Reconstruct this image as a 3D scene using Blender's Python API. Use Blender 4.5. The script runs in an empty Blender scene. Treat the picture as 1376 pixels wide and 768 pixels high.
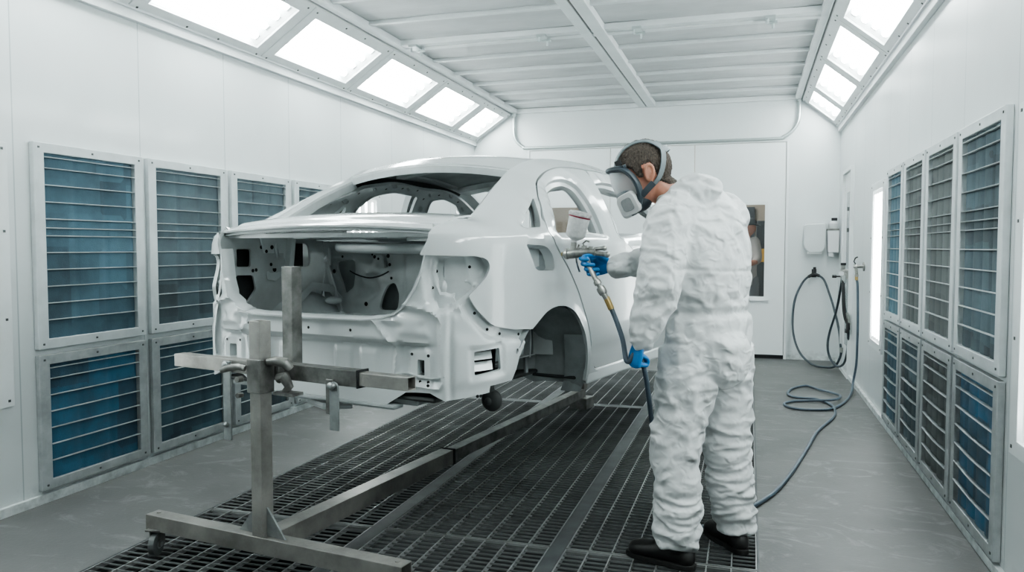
import bpy, bmesh, math, random
from mathutils import Vector, Matrix, noise
from mathutils.geometry import delaunay_2d_cdt
random.seed(7)
scene = bpy.context.scene
COL = scene.collection
PI = math.pi

# ------------------------------------------------------------------ materials
def mat(name, col, rough=.5, metal=0., coat=0., var=0., vscale=6., bump=0., bscale=40., col2=None, emit=None, estr=0., spec=.5, stretch=(1, 1, 1)):
    m = bpy.data.materials.new(name); m.use_nodes = True
    nt = m.node_tree; nd = nt.nodes; lk = nt.links
    b = nd['Principled BSDF']
    b.inputs['Base Color'].default_value = (*col, 1)
    b.inputs['Roughness'].default_value = rough
    b.inputs['Metallic'].default_value = metal
    b.inputs['Specular IOR Level'].default_value = spec
    b.inputs['Coat Weight'].default_value = coat
    b.inputs['Coat Roughness'].default_value = .08
    if emit:
        b.inputs['Emission Color'].default_value = (*emit, 1); b.inputs['Emission Strength'].default_value = estr
    if var or bump or col2:
        tc = nd.new('ShaderNodeTexCoord'); mp = nd.new('ShaderNodeMapping')
        mp.inputs['Scale'].default_value = stretch
        lk.new(tc.outputs['Object'], mp.inputs['Vector'])
    if var or col2:
        n = nd.new('ShaderNodeTexNoise'); n.inputs['Scale'].default_value = vscale; n.inputs['Detail'].default_value = 6
        n.inputs['Roughness'].default_value = .6
        lk.new(mp.outputs[0], n.inputs['Vector'])
        r = nd.new('ShaderNodeValToRGB')
        c2 = col2 or tuple(max(0, c * (1 - var)) for c in col)
        c1 = col if col2 else tuple(min(1, c * (1 + var * .5)) for c in col)
        r.color_ramp.elements[0].position = .35; r.color_ramp.elements[0].color = (*c2, 1)
        r.color_ramp.elements[1].position = .65; r.color_ramp.elements[1].color = (*c1, 1)
        lk.new(n.outputs['Fac'], r.inputs['Fac']); lk.new(r.outputs[0], b.inputs['Base Color'])
    if bump:
        n2 = nd.new('ShaderNodeTexNoise'); n2.inputs['Scale'].default_value = bscale; n2.inputs['Detail'].default_value = 4
        lk.new(mp.outputs[0], n2.inputs['Vector'])
        bp = nd.new('ShaderNodeBump'); bp.inputs['Strength'].default_value = bump; bp.inputs['Distance'].default_value = .01
        lk.new(n2.outputs['Fac'], bp.inputs['Height']); lk.new(bp.outputs[0], b.inputs['Normal'])
    return m

def wall_mat(name, seams, axis, col=(.66, .70, .705), dirt_z=True):
    """painted sheet panels: thin vertical seams at given positions along an axis, scuffs near the floor"""
    m = mat(name, col, rough=.3, coat=.15, var=.035, vscale=1.5)
    nt = m.node_tree; nd = nt.nodes; lk = nt.links; b = nd['Principled BSDF']
    tc = nd.new('ShaderNodeTexCoord'); sp = nd.new('ShaderNodeSeparateXYZ'); lk.new(tc.outputs['Object'], sp.inputs[0])
    acc = None
    for s in seams:
        sub = nd.new('ShaderNodeMath'); sub.operation = 'SUBTRACT'; lk.new(sp.outputs[axis], sub.inputs[0]); sub.inputs[1].default_value = s
        ab = nd.new('ShaderNodeMath'); ab.operation = 'ABSOLUTE'; lk.new(sub.outputs[0], ab.inputs[0])
        lt = nd.new('ShaderNodeMath'); lt.operation = 'LESS_THAN'; lk.new(ab.outputs[0], lt.inputs[0]); lt.inputs[1].default_value = .0035
        if acc is None: acc = lt
        else:
            mx = nd.new('ShaderNodeMath'); mx.operation = 'MAXIMUM'; lk.new(acc.outputs[0], mx.inputs[0]); lk.new(lt.outputs[0], mx.inputs[1]); acc = mx
    old = b.inputs['Base Color'].links[0].from_socket
    mix = nd.new('ShaderNodeMix'); mix.data_type = 'RGBA'; mix.inputs['B'].default_value = (.42, .47, .48, 1)
    lk.new(old, mix.inputs['A'])
    if acc: lk.new(acc.outputs[0], mix.inputs['Factor'])
    else: mix.inputs['Factor'].default_value = 0
    # scuffs low on the wall
    n = nd.new('ShaderNodeTexNoise'); n.inputs['Scale'].default_value = 9; n.inputs['Detail'].default_value = 8; n.inputs['Roughness'].default_value = .7
    lk.new(tc.outputs['Object'], n.inputs['Vector'])
    mr = nd.new('ShaderNodeMapRange'); mr.inputs['From Min'].default_value = .25; mr.inputs['From Max'].default_value = .0
    lk.new(sp.outputs[2], mr.inputs['Value'])
    mu = nd.new('ShaderNodeMath'); mu.operation = 'MULTIPLY'; lk.new(n.outputs['Fac'], mu.inputs[0]); lk.new(mr.outputs[0], mu.inputs[1])
    rp = nd.new('ShaderNodeMapRange'); rp.inputs['From Min'].default_value = .3; rp.inputs['From Max'].default_value = .6; rp.inputs['To Max'].default_value = .6
    lk.new(mu.outputs[0], rp.inputs['Value'])
    mix2 = nd.new('ShaderNodeMix'); mix2.data_type = 'RGBA'; mix2.inputs['B'].default_value = (.22, .24, .24, 1)
    lk.new(mix.outputs['Result'], mix2.inputs['A']); lk.new(rp.outputs[0], mix2.inputs['Factor'])
    lk.new(mix2.outputs['Result'], b.inputs['Base Color'])
    # gentle ripple of the sheet metal
    n3 = nd.new('ShaderNodeTexNoise'); n3.inputs['Scale'].default_value = 2.2; lk.new(tc.outputs['Object'], n3.inputs['Vector'])
    bp = nd.new('ShaderNodeBump'); bp.inputs['Strength'].default_value = .25; bp.inputs['Distance'].default_value = .02
    lk.new(n3.outputs['Fac'], bp.inputs['Height']); lk.new(bp.outputs[0], b.inputs['Normal'])
    return m

# ------------------------------------------------------------------ object helpers
def tag(o, label=None, cat=None, group=None, kind=None):
    if label: o['label'] = label
    if cat: o['category'] = cat
    if group: o['group'] = group
    if kind: o['kind'] = kind
    return o
def empty(name, loc=(0, 0, 0), rz=0, label=None, cat=None, group=None):
    o = bpy.data.objects.new(name, None); COL.objects.link(o); o.location = loc; o.rotation_euler = (0, 0, rz)
    o.empty_display_size = .1
    return tag(o, label, cat, group)

class MB:
    def __init__(s): s.v = []; s.f = []; s.mi = []; s.cur = 0
    def add(s, vs, fs):
        k = len(s.v); s.v += [tuple(v) for v in vs]; s.f += [tuple(i + k for i in f) for f in fs]; s.mi += [s.cur] * len(fs); return s
    def box(s, x0, x1, y0, y1, z0, z1):
        return s.add([(x0, y0, z0), (x1, y0, z0), (x1, y1, z0), (x0, y1, z0), (x0, y0, z1), (x1, y0, z1), (x1, y1, z1), (x0, y1, z1)],
                     [(0, 3, 2, 1), (4, 5, 6, 7), (0, 1, 5, 4), (1, 2, 6, 5), (2, 3, 7, 6), (3, 0, 4, 7)])
    def obox(s, c, ax, ay, az, hx, hy, hz):
        c = Vector(c); ax = Vector(ax).normalized(); ay = Vector(ay).normalized(); az = Vector(az).normalized()
        vs = []
        for sz in (-1, 1):
            for sx, sy in ((-1, -1), (1, -1), (1, 1), (-1, 1)):
                vs.append(c + ax * sx * hx + ay * sy * hy + az * sz * hz)
        return s.add(vs, [(0, 3, 2, 1), (4, 5, 6, 7), (0, 1, 5, 4), (1, 2, 6, 5), (2, 3, 7, 6), (3, 0, 4, 7)])
    def beam(s, p0, p1, w, h, up=(0, 0, 1)):
        p0 = Vector(p0); p1 = Vector(p1); d = (p1 - p0); L = d.length; d.normalize()
        x = d.cross(Vector(up)).normalized(); z = x.cross(d).normalized()
        return s.obox((p0 + p1) / 2, x, d, z, w / 2, L / 2, h / 2)
    def hollow(s, p0, p1, w, h, t=.004, up=(0, 0, 1)):
        """square tube with open ends"""
        p0 = Vector(p0); p1 = Vector(p1); d = (p1 - p0).normalized()
        x = d.cross(Vector(up)).normalized(); z = x.cross(d).normalized()
        vs = []
        for p in (p0, p1):
            for (a, b) in ((w / 2, h / 2), (w / 2 - t, h / 2 - t)):
                for sx, sz in ((-1, -1), (1, -1), (1, 1), (-1, 1)): vs.append(p + x * sx * a + z * sz * b)
        fs = []
        for i in range(4):
            j = (i + 1) % 4
            fs += [(i, j, 8 + j, 8 + i), (4 + j, 4 + i, 12 + i, 12 + j), (j, i, 4 + i, 4 + j), (8 + i, 8 + j, 12 + j, 12 + i)]
        return s.add(vs, fs)
    def ring(s, pts, r, n=10, caps=True, up0=None):
        """tube along a polyline; r a number or list, or (ra, rb) pairs for ellipses"""
        P = [Vector(p) for p in pts]; m = len(P)
        T = [(P[min(i + 1, m - 1)] - P[max(i - 1, 0)]).normalized() for i in range(m)]
        u = Vector(up0) if up0 else (Vector((0, 0, 1)) if abs(T[0].z) < .9 else Vector((1, 0, 0)))
        u = (u - T[0] * u.dot(T[0])).normalized()
        vs = []
        for i in range(m):
            u = (u - T[i] * u.dot(T[i])).normalized(); w = T[i].cross(u)
            rr = r[i] if isinstance(r, (list, tuple)) and len(r) == m else r
            ra, rb = rr if isinstance(rr, (list, tuple)) else (rr, rr)
            for k in range(n):
                a = 2 * PI * k / n
                vs.append(P[i] + u * math.cos(a) * ra + w * math.sin(a) * rb)
        fs = [(i * n + k, i * n + (k + 1) % n, (i + 1) * n + (k + 1) % n, (i + 1) * n + k) for i in range(m - 1) for k in range(n)]
        if caps: fs += [tuple(range(n - 1, -1, -1)), tuple((m - 1) * n + k for k in range(n))]
        return s.add(vs, fs)
    def cyl(s, p0, p1, r0, r1=None, n=16): return s.ring([p0, p1], [r0, r0 if r1 is None else r1], n)
    def lathe(s, base, axis, prof, n=24):
        base = Vector(base); a = Vector(axis).normalized()
        return s.ring([base + a * (h + i * 1e-5) for i, (h, r) in enumerate(prof)], [max(r, 1e-4) for h, r in prof], n)
    def ball(s, c, rx, ry=None, rz=None, nu=16, nv=10, ax=None):
        ry = ry or rx; rz = rz or rx; c = Vector(c)
        X, Y, Z = ax or (Vector((1, 0, 0)), Vector((0, 1, 0)), Vector((0, 0, 1)))
        X, Y, Z = Vector(X), Vector(Y), Vector(Z)
        vs = [c - Z * rz]
        for j in range(1, nv):
            t = -PI / 2 + PI * j / nv
            for i in range(nu):
                a = 2 * PI * i / nu
                vs.append(c + X * rx * math.cos(t) * math.cos(a) + Y * ry * math.cos(t) * math.sin(a) + Z * rz * math.sin(t))
        vs.append(c + Z * rz); L = len(vs) - 1
        fs = [(0, 1 + (i + 1) % nu, 1 + i) for i in range(nu)]
        for j in range(nv - 2):
            for i in range(nu):
                a = 1 + j * nu + i; b = 1 + j * nu + (i + 1) % nu
                fs.append((a, b, b + nu, a + nu))
        fs += [(L, 1 + (nv - 2) * nu + i, 1 + (nv - 2) * nu + (i + 1) % nu) for i in range(nu)]
        return s.add(vs, fs)
    def prism(s, poly, f, d0, d1):
        """poly: 2-D points, f(a,b,d) -> 3-D"""
        n = len(poly)
        vs = [f(a, b, d0) for a, b in poly] + [f(a, b, d1) for a, b in poly]
        fs = [tuple(range(n - 1, -1, -1)), tuple(range(n, 2 * n))] + [(i, (i + 1) % n, n + (i + 1) % n, n + i) for i in range(n)]
        return s.add(vs, fs)
    def frame(s, f, a0, a1, b0, b1, w, d0, d1, wb=None):
        """rectangular picture frame in (a,b), f(a,b,d)"""
        wb = wb or w
        O = [(a0, b0), (a1, b0), (a1, b1), (a0, b1)]; I = [(a0 + w, b0 + wb), (a1 - w, b0 + wb), (a1 - w, b1 - wb), (a0 + w, b1 - wb)]
        vs = [f(*p, d0) for p in O] + [f(*p, d0) for p in I] + [f(*p, d1) for p in O] + [f(*p, d1) for p in I]
        fs = []
        for i in range(4):
            j = (i + 1) % 4
            fs += [(i, 4 + i, 4 + j, j), (8 + i, 8 + j, 12 + j, 12 + i), (i, j, 8 + j, 8 + i), (4 + j, 4 + i, 12 + i, 12 + j)]
        return s.add(vs, fs)
    def build(s, name, m, parent=None, smooth=False, bevel=0, angle=40, segs=2):
        me = bpy.data.meshes.new(name); me.from_pydata(s.v, [], s.f); me.validate()
        ms = m if isinstance(m, (list, tuple)) else [m]
        for x in ms: me.materials.append(x)
        if len(ms) > 1 and len(me.polygons) == len(s.mi):
            for p, i in zip(me.polygons, s.mi): p.material_index = i
        bm = bmesh.new(); bm.from_mesh(me)
        bmesh.ops.recalc_face_normals(bm, faces=bm.faces); bm.to_mesh(me); bm.free()
        if smooth:
            me.shade_smooth()
            me.set_sharp_from_angle(angle=math.radians(angle))
        o = bpy.data.objects.new(name, me); COL.objects.link(o)
        if parent: o.parent = parent
        if bevel:
            b = o.modifiers.new('bevel', 'BEVEL'); b.width = bevel; b.segments = segs; b.limit_method = 'ANGLE'; b.angle_limit = math.radians(40)
        return o
def struct(o): o['kind'] = 'structure'; return o
def copy_tree(o, parent=None):
    c = o.copy(); COL.objects.link(c); c.parent = parent
    for ch in list(o.children): copy_tree(ch, c)
    return c
def spline(pts, n=12): return catmull([tuple(p) for p in pts], n)
EXPO = 0.0
E_TUBE = 22.0
E_REFL = .8
# ---- car body reference surfaces (car coordinates: u right, v forward, z up) ----
def catmull(pts, n=24):
    out = []
    m = len(pts)
    for i in range(m - 1):
        p0 = pts[max(i - 1, 0)]; p1 = pts[i]; p2 = pts[i + 1]; p3 = pts[min(i + 2, m - 1)]
        for k in range(n):
            t = k / n
            out.append(tuple(0.5 * ((2 * b) + (c - a) * t + (2 * a - 5 * b + 4 * c - d) * t * t + (3 * b - a - 3 * c + d) * t ** 3)
                             for a, b, c, d in zip(p0, p1, p2, p3)))
    out.append(tuple(pts[-1]))
    return out
def lerp_table(xs, ys, x):
    if x <= xs[0]: return ys[0]
    if x >= xs[-1]: return ys[-1]
    lo, hi = 0, len(xs) - 1
    while hi - lo > 1:
        mid = (lo + hi) // 2
        if xs[mid] <= x: lo = mid
        else: hi = mid
    t = (x - xs[lo]) / (xs[hi] - xs[lo])
    a, b = ys[lo], ys[hi]
    if isinstance(a, tuple): return tuple(p + (q - p) * t for p, q in zip(a, b))
    return a + (b - a) * t
PLAN = catmull([(0, -.02), (.3, -.015), (.54, .005), (.67, .05), (.77, .15), (.83, .29), (.865, .47), (.88, .75), (.885, 1.2), (.885, 1.8), (.88, 2.5), (.86, 3.1), (.80, 3.5), (.66, 3.72)], 16)
PS = [0.0]
for _i in range(1, len(PLAN)):
    PS.append(PS[-1] + math.dist(PLAN[_i], PLAN[_i - 1]))
SMAX = PS[-1]
def plan(s):
    sg = -1 if s < 0 else 1
    u, v = lerp_table(PS, PLAN, abs(s))
    return sg * u, v
def plan_n(s):
    a = plan(s - .01); b = plan(s + .01)
    du, dv = b[0] - a[0], b[1] - a[1]
    L = math.hypot(du, dv)
    return (dv / L, -du / L)
ZB = 1.35
def s_of_v(v):
    for i in range(len(PLAN)):
        if PLAN[i][1] >= v and PLAN[i][0] > .6: return PS[i]
    return SMAX
TOPC = [(.60, (.600, .07, 1.385)), (.80, (.595, .22, 1.415)), (.98, (.585, .36, 1.440)), (1.30, (.545, .62, 1.580)), (1.55, (.505, .84, 1.680)), (1.72, (.54, 1.02, 1.74)),
        (2.1, (.57, 1.35, 1.76)), (2.6, (.575, 1.75, 1.755)), (3.0, (.565, 2.1, 1.70)), (3.4, (.60, 2.45, 1.56)), (3.8, (.66, 2.8, 1.38)), (4.3, (.70, 3.2, 1.36)), (5.2, (.62, 3.6, 1.345))]
_TT = catmull([(a,) + b for a, b in TOPC], 10)
TS = [p[0] for p in _TT]; TP = [p[1:] for p in _TT]
def side(s, b):
    """outer skin: s along the plan curve, b height from the belt line (b>0: 0..0.4 up to the roof edge)"""
    sg = -1 if s < 0 else 1
    s = abs(s)
    u, v = lerp_table(PS, PLAN, s)
    if b <= 0:
        z = ZB + b
        k = 0.0
        nu, nv = plan_n(s)
        k -= .012 * max(0, min(1, (b + .05) / .05))
        if z < .95: k -= .05 * ((.95 - z) / .3) ** 2
        return (sg * (u + nu * k), v + nv * k, z)
    w = b / .4
    nu, nv = plan_n(s)
    T = lerp_table(TS, TP, s)
    B = (u - nu * .012, v - nv * .012, ZB)
    c = .72
    h = T[2] - ZB
    M = (B[0] + (T[0] - B[0]) * .22, B[1] + (T[1] - B[1]) * .45, ZB + h * c)
    q = [(1 - w) ** 2 * B[i] + 2 * w * (1 - w) * M[i] + w * w * T[i] for i in range(3)]
    return (sg * q[0], q[1], q[2])
def roof_z(u, v):
    e = lerp_table([.84, 1.02, 1.35, 1.75, 2.1], [1.680, 1.74, 1.76, 1.755, 1.70], v)
    hw = lerp_table([.84, 1.02, 1.35, 2.1], [.505, .54, .57, .565], v)
    return e + .045 * max(0, 1 - (u / hw) ** 2)
# ------------------------------------------------------------------ camera
F_PX = 1050.0
yaw = math.radians(16.93); pit = math.radians(2.835)
fwd = Vector((-math.sin(yaw) * math.cos(pit), math.cos(yaw) * math.cos(pit), -math.sin(pit)))
rgt = Vector((math.cos(yaw), math.sin(yaw), 0)); upv = rgt.cross(fwd)
cd = bpy.data.cameras.new('camera'); cam = bpy.data.objects.new('camera', cd); COL.objects.link(cam)
R3 = Matrix((rgt, upv, -fwd)).transposed()
cam.matrix_world = Matrix.Translation((0, 0, 1.30)) @ R3.to_4x4()
cd.sensor_width = 36; cd.lens = 36 * F_PX / 1376; cd.clip_start = .05; cd.clip_end = 60
scene.camera = cam
w = bpy.data.worlds.new('World'); scene.world = w; w.use_nodes = True
w.node_tree.nodes['Background'].inputs[0].default_value = (.75, .82, .85, 1); w.node_tree.nodes['Background'].inputs[1].default_value = .35
scene.view_settings.view_transform = 'AgX'
scene.view_settings.look = 'AgX - Medium High Contrast'
scene.view_settings.exposure = EXPO
scene.cycles.max_bounces = 8; scene.cycles.diffuse_bounces = 5; scene.cycles.glossy_bounces = 4; scene.cycles.transparent_max_bounces = 8
scene.cycles.sample_clamp_indirect = 6

XL, XR, YB, ZC, YF = -3.43, .965, 9.60, 3.01, -1.6
# ------------------------------------------------------------------ materials
seamsL = [-.93, -.15, .63, 1.41, 2.19, 2.95, 3.78, 4.555, 5.335, 6.14, 7.15, 7.95, 8.75]
seamsR = [-.4, .36, 1.1, 1.86, 2.6, 3.42, 4.21, 4.915, 5.57, 6.3, 7.05, 7.6, 8.25, 9.05]
M_wallL = wall_mat('white painted panel wall', seamsL, 1)
M_wallR = wall_mat('white painted panel wall right', seamsR, 1)
M_wallB = wall_mat('white painted end wall', [], 0)
M_paint = mat('white painted steel', (.74, .775, .78), rough=.4, var=.05, vscale=5)
M_paintdirty = mat('scuffed white painted steel', (.62, .66, .66), rough=.45, var=.3, vscale=14)
M_alu = mat('brushed aluminium', (.62, .66, .67), rough=.35, metal=.7, var=.15, vscale=9)
M_galv = mat('galvanised conduit', (.55, .60, .60), rough=.35, metal=.8)
M_dark = mat('dark gap', (.012, .014, .015), rough=.9)
M_screw = mat('screw head', (.10, .11, .11), rough=.4, metal=.6)
M_grip = mat('black rubber', (.015, .016, .018), rough=.5)
M_white_plastic = mat('white plastic', (.72, .74, .75), rough=.4)
M_mat_ceiling = mat('ceiling filter fleece', (.66, .675, .68), rough=.95, var=.10, vscale=2.2, bump=.3, bscale=120, stretch=(1, 2.5, 1))

def floor_mat():
    m = mat('worn grey concrete', (.098, .100, .099), rough=.5, var=.25, vscale=1.6, bump=.12, bscale=60)
    nt = m.node_tree; nd = nt.nodes; lk = nt.links; b = nd['Principled BSDF']
    tc = nd.new('ShaderNodeTexCoord')
    base = b.inputs['Base Color'].links[0].from_socket
    # pale scratches
    mp = nd.new('ShaderNodeMapping'); mp.inputs['Rotation'].default_value = (0, 0, .5); mp.inputs['Scale'].default_value = (1, 1.9, 1)
    lk.new(tc.outputs['Object'], mp.inputs[0])
    n = nd.new('ShaderNodeTexNoise'); n.inputs['Scale'].default_value = 2.6; n.inputs['Detail'].default_value = 12; n.inputs['Roughness'].default_value = .72; n.inputs['Distortion'].default_value = 2.2
    lk.new(mp.outputs[0], n.inputs['Vector'])
    r = nd.new('ShaderNodeMapRange'); r.inputs['From Min'].default_value = .53; r.inputs['From Max'].default_value = .66; r.inputs['To Max'].default_value = .5
    lk.new(n.outputs['Fac'], r.inputs['Value'])
    mx = nd.new('ShaderNodeMix'); mx.data_type = 'RGBA'; lk.new(base, mx.inputs['A']); mx.inputs['B'].default_value = (.22, .225, .225, 1); lk.new(r.outputs[0], mx.inputs['Factor'])
    # dark dried spots
    v = nd.new('ShaderNodeTexVoronoi'); v.inputs['Scale'].default_value = 2.4; lk.new(tc.outputs['Object'], v.inputs['Vector'])
    l2 = nd.new('ShaderNodeMath'); l2.operation = 'LESS_THAN'; l2.inputs[1].default_value = .022; lk.new(v.outputs['Distance'], l2.inputs[0])
    m2 = nd.new('ShaderNodeMix'); m2.data_type = 'RGBA'; lk.new(mx.outputs['Result'], m2.inputs['A']); m2.inputs['B'].default_value = (.06, .065, .065, 1); lk.new(l2.outputs[0], m2.inputs['Factor'])
    lk.new(m2.outputs['Result'], b.inputs['Base Color'])
    return m
M_floor = floor_mat()

# ------------------------------------------------------------------ room shell
GX0, GX1, GY0, GY1 = -2.56, .055, -1.3, 8.28
f = MB()
f.box(XL, GX0, YF, YB, -.12, 0); f.box(GX1, XR, YF, YB, -.12, 0); f.box(GX0, GX1, YF, GY0, -.12, 0); f.box(GX0, GX1, GY1, YB, -.12, 0)
struct(f.build('floor', M_floor))
p = MB()
p.box(GX0 - .02, GX1 + .02, GY0 - .02, GY1 + .02, -.75, -.70)
p.box(GX0 - .02, GX0, GY0, GY1, -.72, -.12); p.box(GX1, GX1 + .02, GY0, GY1, -.72, -.12); p.box(GX0, GX1, GY1, GY1 + .02, -.72, -.12); p.box(GX0, GX1, GY0 - .02, GY0, -.72, -.12)
M_pit = mat('dark extraction pit', (.020, .024, .025), rough=.9)
struct(p.build('trim_1', M_pit))
struct(MB().box(XL - .06, XL, YF, YB, 0, 2.66).build('wall_left', M_wallL))
struct(MB().box(XR, XR + .06, YF, YB, 0, 2.66).build('wall_right', M_wallR))
struct(MB().box(XL, XR, YF - .06, YF, 0, ZC).build('unseen_wall_front', mat('unseen grey front wall', (.50, .53, .53), rough=.6)))  # unseen enclosing wall, its grey set for the bounce light
# end wall with the opening for the big door
DX0, DX1, DZ1 = -2.68, .385, 2.52
b = MB(); b.box(XL, DX0, YB, YB + .08, 0, 3.1); b.box(DX1, XR, YB, YB + .08, 0, 3.1); b.box(DX0, DX1, YB, YB + .08, DZ1, 3.1)
struct(b.build('wall_back', M_wallB))
s_ = MB()
for (x0, x1) in ((XL, DX0), (DX1, XR)): s_.box(x0, x1, YB - .015, YB, 0, .05)
struct(s_.build('baseboard_back', M_paintdirty))
struct(MB().box(XL, XL + .022, YF, YB, 0, .045).build('baseboard_left', M_paintdirty))
struct(MB().box(XR - .022, XR, YF, YB, 0, .04).build('baseboard_right', M_paintdirty))

# big end door: three leaves, the outer two with a window
M_door = mat('white door leaf', (.76, .80, .805), rough=.35, coat=.1, var=.03, vscale=2)
M_glass = bpy.data.materials.new('door window glass'); M_glass.use_nodes = True
nt = M_glass.node_tree; nt.nodes.clear()
o_ = nt.nodes.new('ShaderNodeOutputMaterial'); mx = nt.nodes.new('ShaderNodeMixShader'); tr = nt.nodes.new('ShaderNodeBsdfTransparent'); gl = nt.nodes.new('ShaderNodeBsdfGlossy')
gl.inputs['Roughness'].default_value = .03; tr.inputs['Color'].default_value = (.86, .88, .88, 1); mx.inputs[0].default_value = .12
nt.links.new(tr.outputs[0], mx.inputs[1]); nt.links.new(gl.outputs[0], mx.inputs[2]); nt.links.new(mx.outputs[0], o_.inputs[0])
def leaf(name, x0, x1, win=None):
    m = MB(); y0, y1 = YB - .02, YB + .03; z0, z1 = .045, DZ1 - .01
    x0 += .004; x1 -= .004
    if not win: m.box(x0, x1, y0, y1, z0, z1)
    else:
        a, c, d, e = win
        m.box(x0, a, y0, y1, z0, z1); m.box(c, x1, y0, y1, z0, z1); m.box(a, c, y0, y1, z0, d); m.box(a, c, y0, y1, e, z1)
    o = struct(m.build(name, M_door))
    if win:
        fr = MB().frame(lambda A, B, D: (A, D, B), a - .03, c + .03, d - .03, e + .03, .035, y0 - .012, y0 + .01)
        fr.box(a - .04, c + .05, y0 - .03, y0, d - .045, d - .03)
        fr.build('window_frame', M_paint, o)
        MB().box(a, c, YB, YB + .008, d, e).build('pane', M_glass, o)
    return o
leaf('door_1', DX0, -1.655, (-2.42, -1.86, .72, 1.80))
leaf('door_2', -1.655, -.645)
leaf('door_3', -.645, DX1, (-.40, .165, .72, 1.80))
struct(MB().box(DX0, DX1, YB - .015, YB + .08, 0, .04).build('trim_2', M_dark))
e_ = MB()
e_.box(DX0 - .03, DX0 - .004, YB - .025, YB, 0, DZ1); e_.box(DX1 + .004, DX1 + .03, YB - .03, YB, 0, DZ1); e_.box(DX0 - .03, DX1 + .03, YB - .03, YB, DZ1 - .005, DZ1 + .012)
struct(e_.build('trim_3', M_paint))

# galvanised conduit hoop above the door
c_ = MB()
pts = [(-2.885, YB - .035, 2.99), (-2.885, YB - .035, 2.80), (-2.875, YB - .035, 2.70), (-2.83, YB - .035, 2.615), (-2.75, YB - .035, 2.565), (-2.62, YB - .035, 2.548), (-1.2, YB - .035, 2.548), (.20, YB - .035, 2.548),
       (.34, YB - .035, 2.565), (.43, YB - .035, 2.62), (.49, YB - .035, 2.70), (.515, YB - .035, 2.80), (.52, YB - .035, 2.99)]
c_.ring(spline(pts, 6), .019, 12)
hoop = empty('conduit_pipe', (0, 0, 0), 0, 'galvanised conduit pipe bent in a wide U above the end door', 'pipe')
c_.build('pipe', M_galv, hoop, smooth=True)
for x in (-2.885, .52): MB().cyl((x, YB - .035, 2.955), (x, YB - .035, 3.0), .028).build('coupling', M_galv, hoop, smooth=True)

# ceiling: fleece filters, T bars and rails
struct(MB().box(XL, XR, YF, YB + .08, 3.10, 3.16).build('ceiling', M_paint))
CX0, CX1 = -2.90, .53
bars = [6.82, 7.37, 7.92, 8.47, 9.03, 5.55, 4.98, 4.42, 3.86, 3.30, 2.74, 2.18, 1.62, 1.06, .5, -.06, -.62]
rails = [6.21]
gr = 'fleece ceiling filter mats'
edges = sorted(bars + rails + [9.56, YF])
for side_i, (xa, xb) in enumerate(((CX0 + .05, -1.30), (-1.12, CX1 - .05))):
    for i in range(len(edges) - 1):
        if edges[i + 1] < 4.3: continue
        y0, y1 = edges[i], edges[i + 1]
        m = MB(); nx, ny = 22, 8
        vs = []
        for j in range(ny + 1):
            for k in range(nx + 1):
                x = xa + (xb - xa) * k / nx; y = y0 + (y1 - y0) * j / ny
                sag = -.012 * math.sin(PI * k / nx) * math.sin(PI * j / ny) + .006 * noise.noise(Vector((x * 2.3, y * 3, 4)))
                vs.append((x, y, 3.045 + sag))
        m.add(vs, [(j * (nx + 1) + k, j * (nx + 1) + k + 1, (j + 1) * (nx + 1) + k + 1, (j + 1) * (nx + 1) + k) for j in range(ny) for k in range(nx)])
        o = m.build('ceiling_filter', M_mat_ceiling, smooth=True)
        n_from_end = len(edges) - 2 - i
        words_ = ['first', 'second', 'third', 'fourth', 'fifth', 'sixth', 'seventh', 'eighth', 'ninth', 'tenth', 'eleventh', 'twelfth'][n_from_end]
        tag(o, 'grey fleece ceiling filter, %s from the end wall, %s of the centre rail' % (words_, 'left' if side_i == 0 else 'right'), 'ceiling filter', gr)
struct(MB().box(CX0, CX1, YF, 4.0, 3.05, 3.06).build('trim_4', M_mat_ceiling))
t = MB()
for y in bars:
    t.box(CX0 + .03, CX1 - .03, y - .018, y + .018, 3.012, 3.028); t.box(CX0 + .03, CX1 - .03, y - .003, y + .003, 3.02, 3.05)
struct(t.build('trim_5', M_paint))
t = MB()
for y in rails:
    t.box(CX0, CX1, y - .095, y - .005, 2.995, 3.04); t.box(CX0, CX1, y + .005, y + .075, 2.988, 3.04)
t.box(-1.31, -1.225, YF, 9.57, 2.985, 3.04); t.box(-1.205, -1.11, YF, 9.57, 2.98, 3.04)
t.box(CX0, CX0 + .06, YF, YB, 2.99, 3.04); t.box(CX1 - .06, CX1, YF, YB, 2.99, 3.04); t.box(CX0, CX1, 9.545, YB, 2.985, 3.04)
struct(t.build('trim_6', M_paint, bevel=.004))
t = MB()
t.box(CX0 - .012, CX0, YF, YB, 2.985, 3.05); t.box(CX1, CX1 + .008, YF, YB, 2.985, 3.05); t.box(-1.225, -1.205, YF, 9.57, 2.995, 3.04)
struct(t.build('trim_7', M_screw))
# rail clamps
cl = [(-2.73, 'by the left light row'), (-1.62, 'left of the centre rail'), (-.86, 'right of the centre rail'), (.12, 'near the right light row')]
for x, where in cl:
    c = MB(); c.box(x - .035, x + .035, 6.10, 6.25, 2.975, 2.995); c.cyl((x - .02, 6.13, 2.94), (x - .02, 6.13, 2.98), .008, n=8); c.cyl((x + .02, 6.24, 2.93), (x + .02, 6.24, 2.99), .009, n=8); c.box(x - .02, x + .05, 6.22, 6.26, 2.965, 2.985)
    tag(c.build('rail_clamp', M_galv), 'small bolted rail clamp under the ceiling cross rail, ' + where, 'clamp', 'rail clamps')

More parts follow.
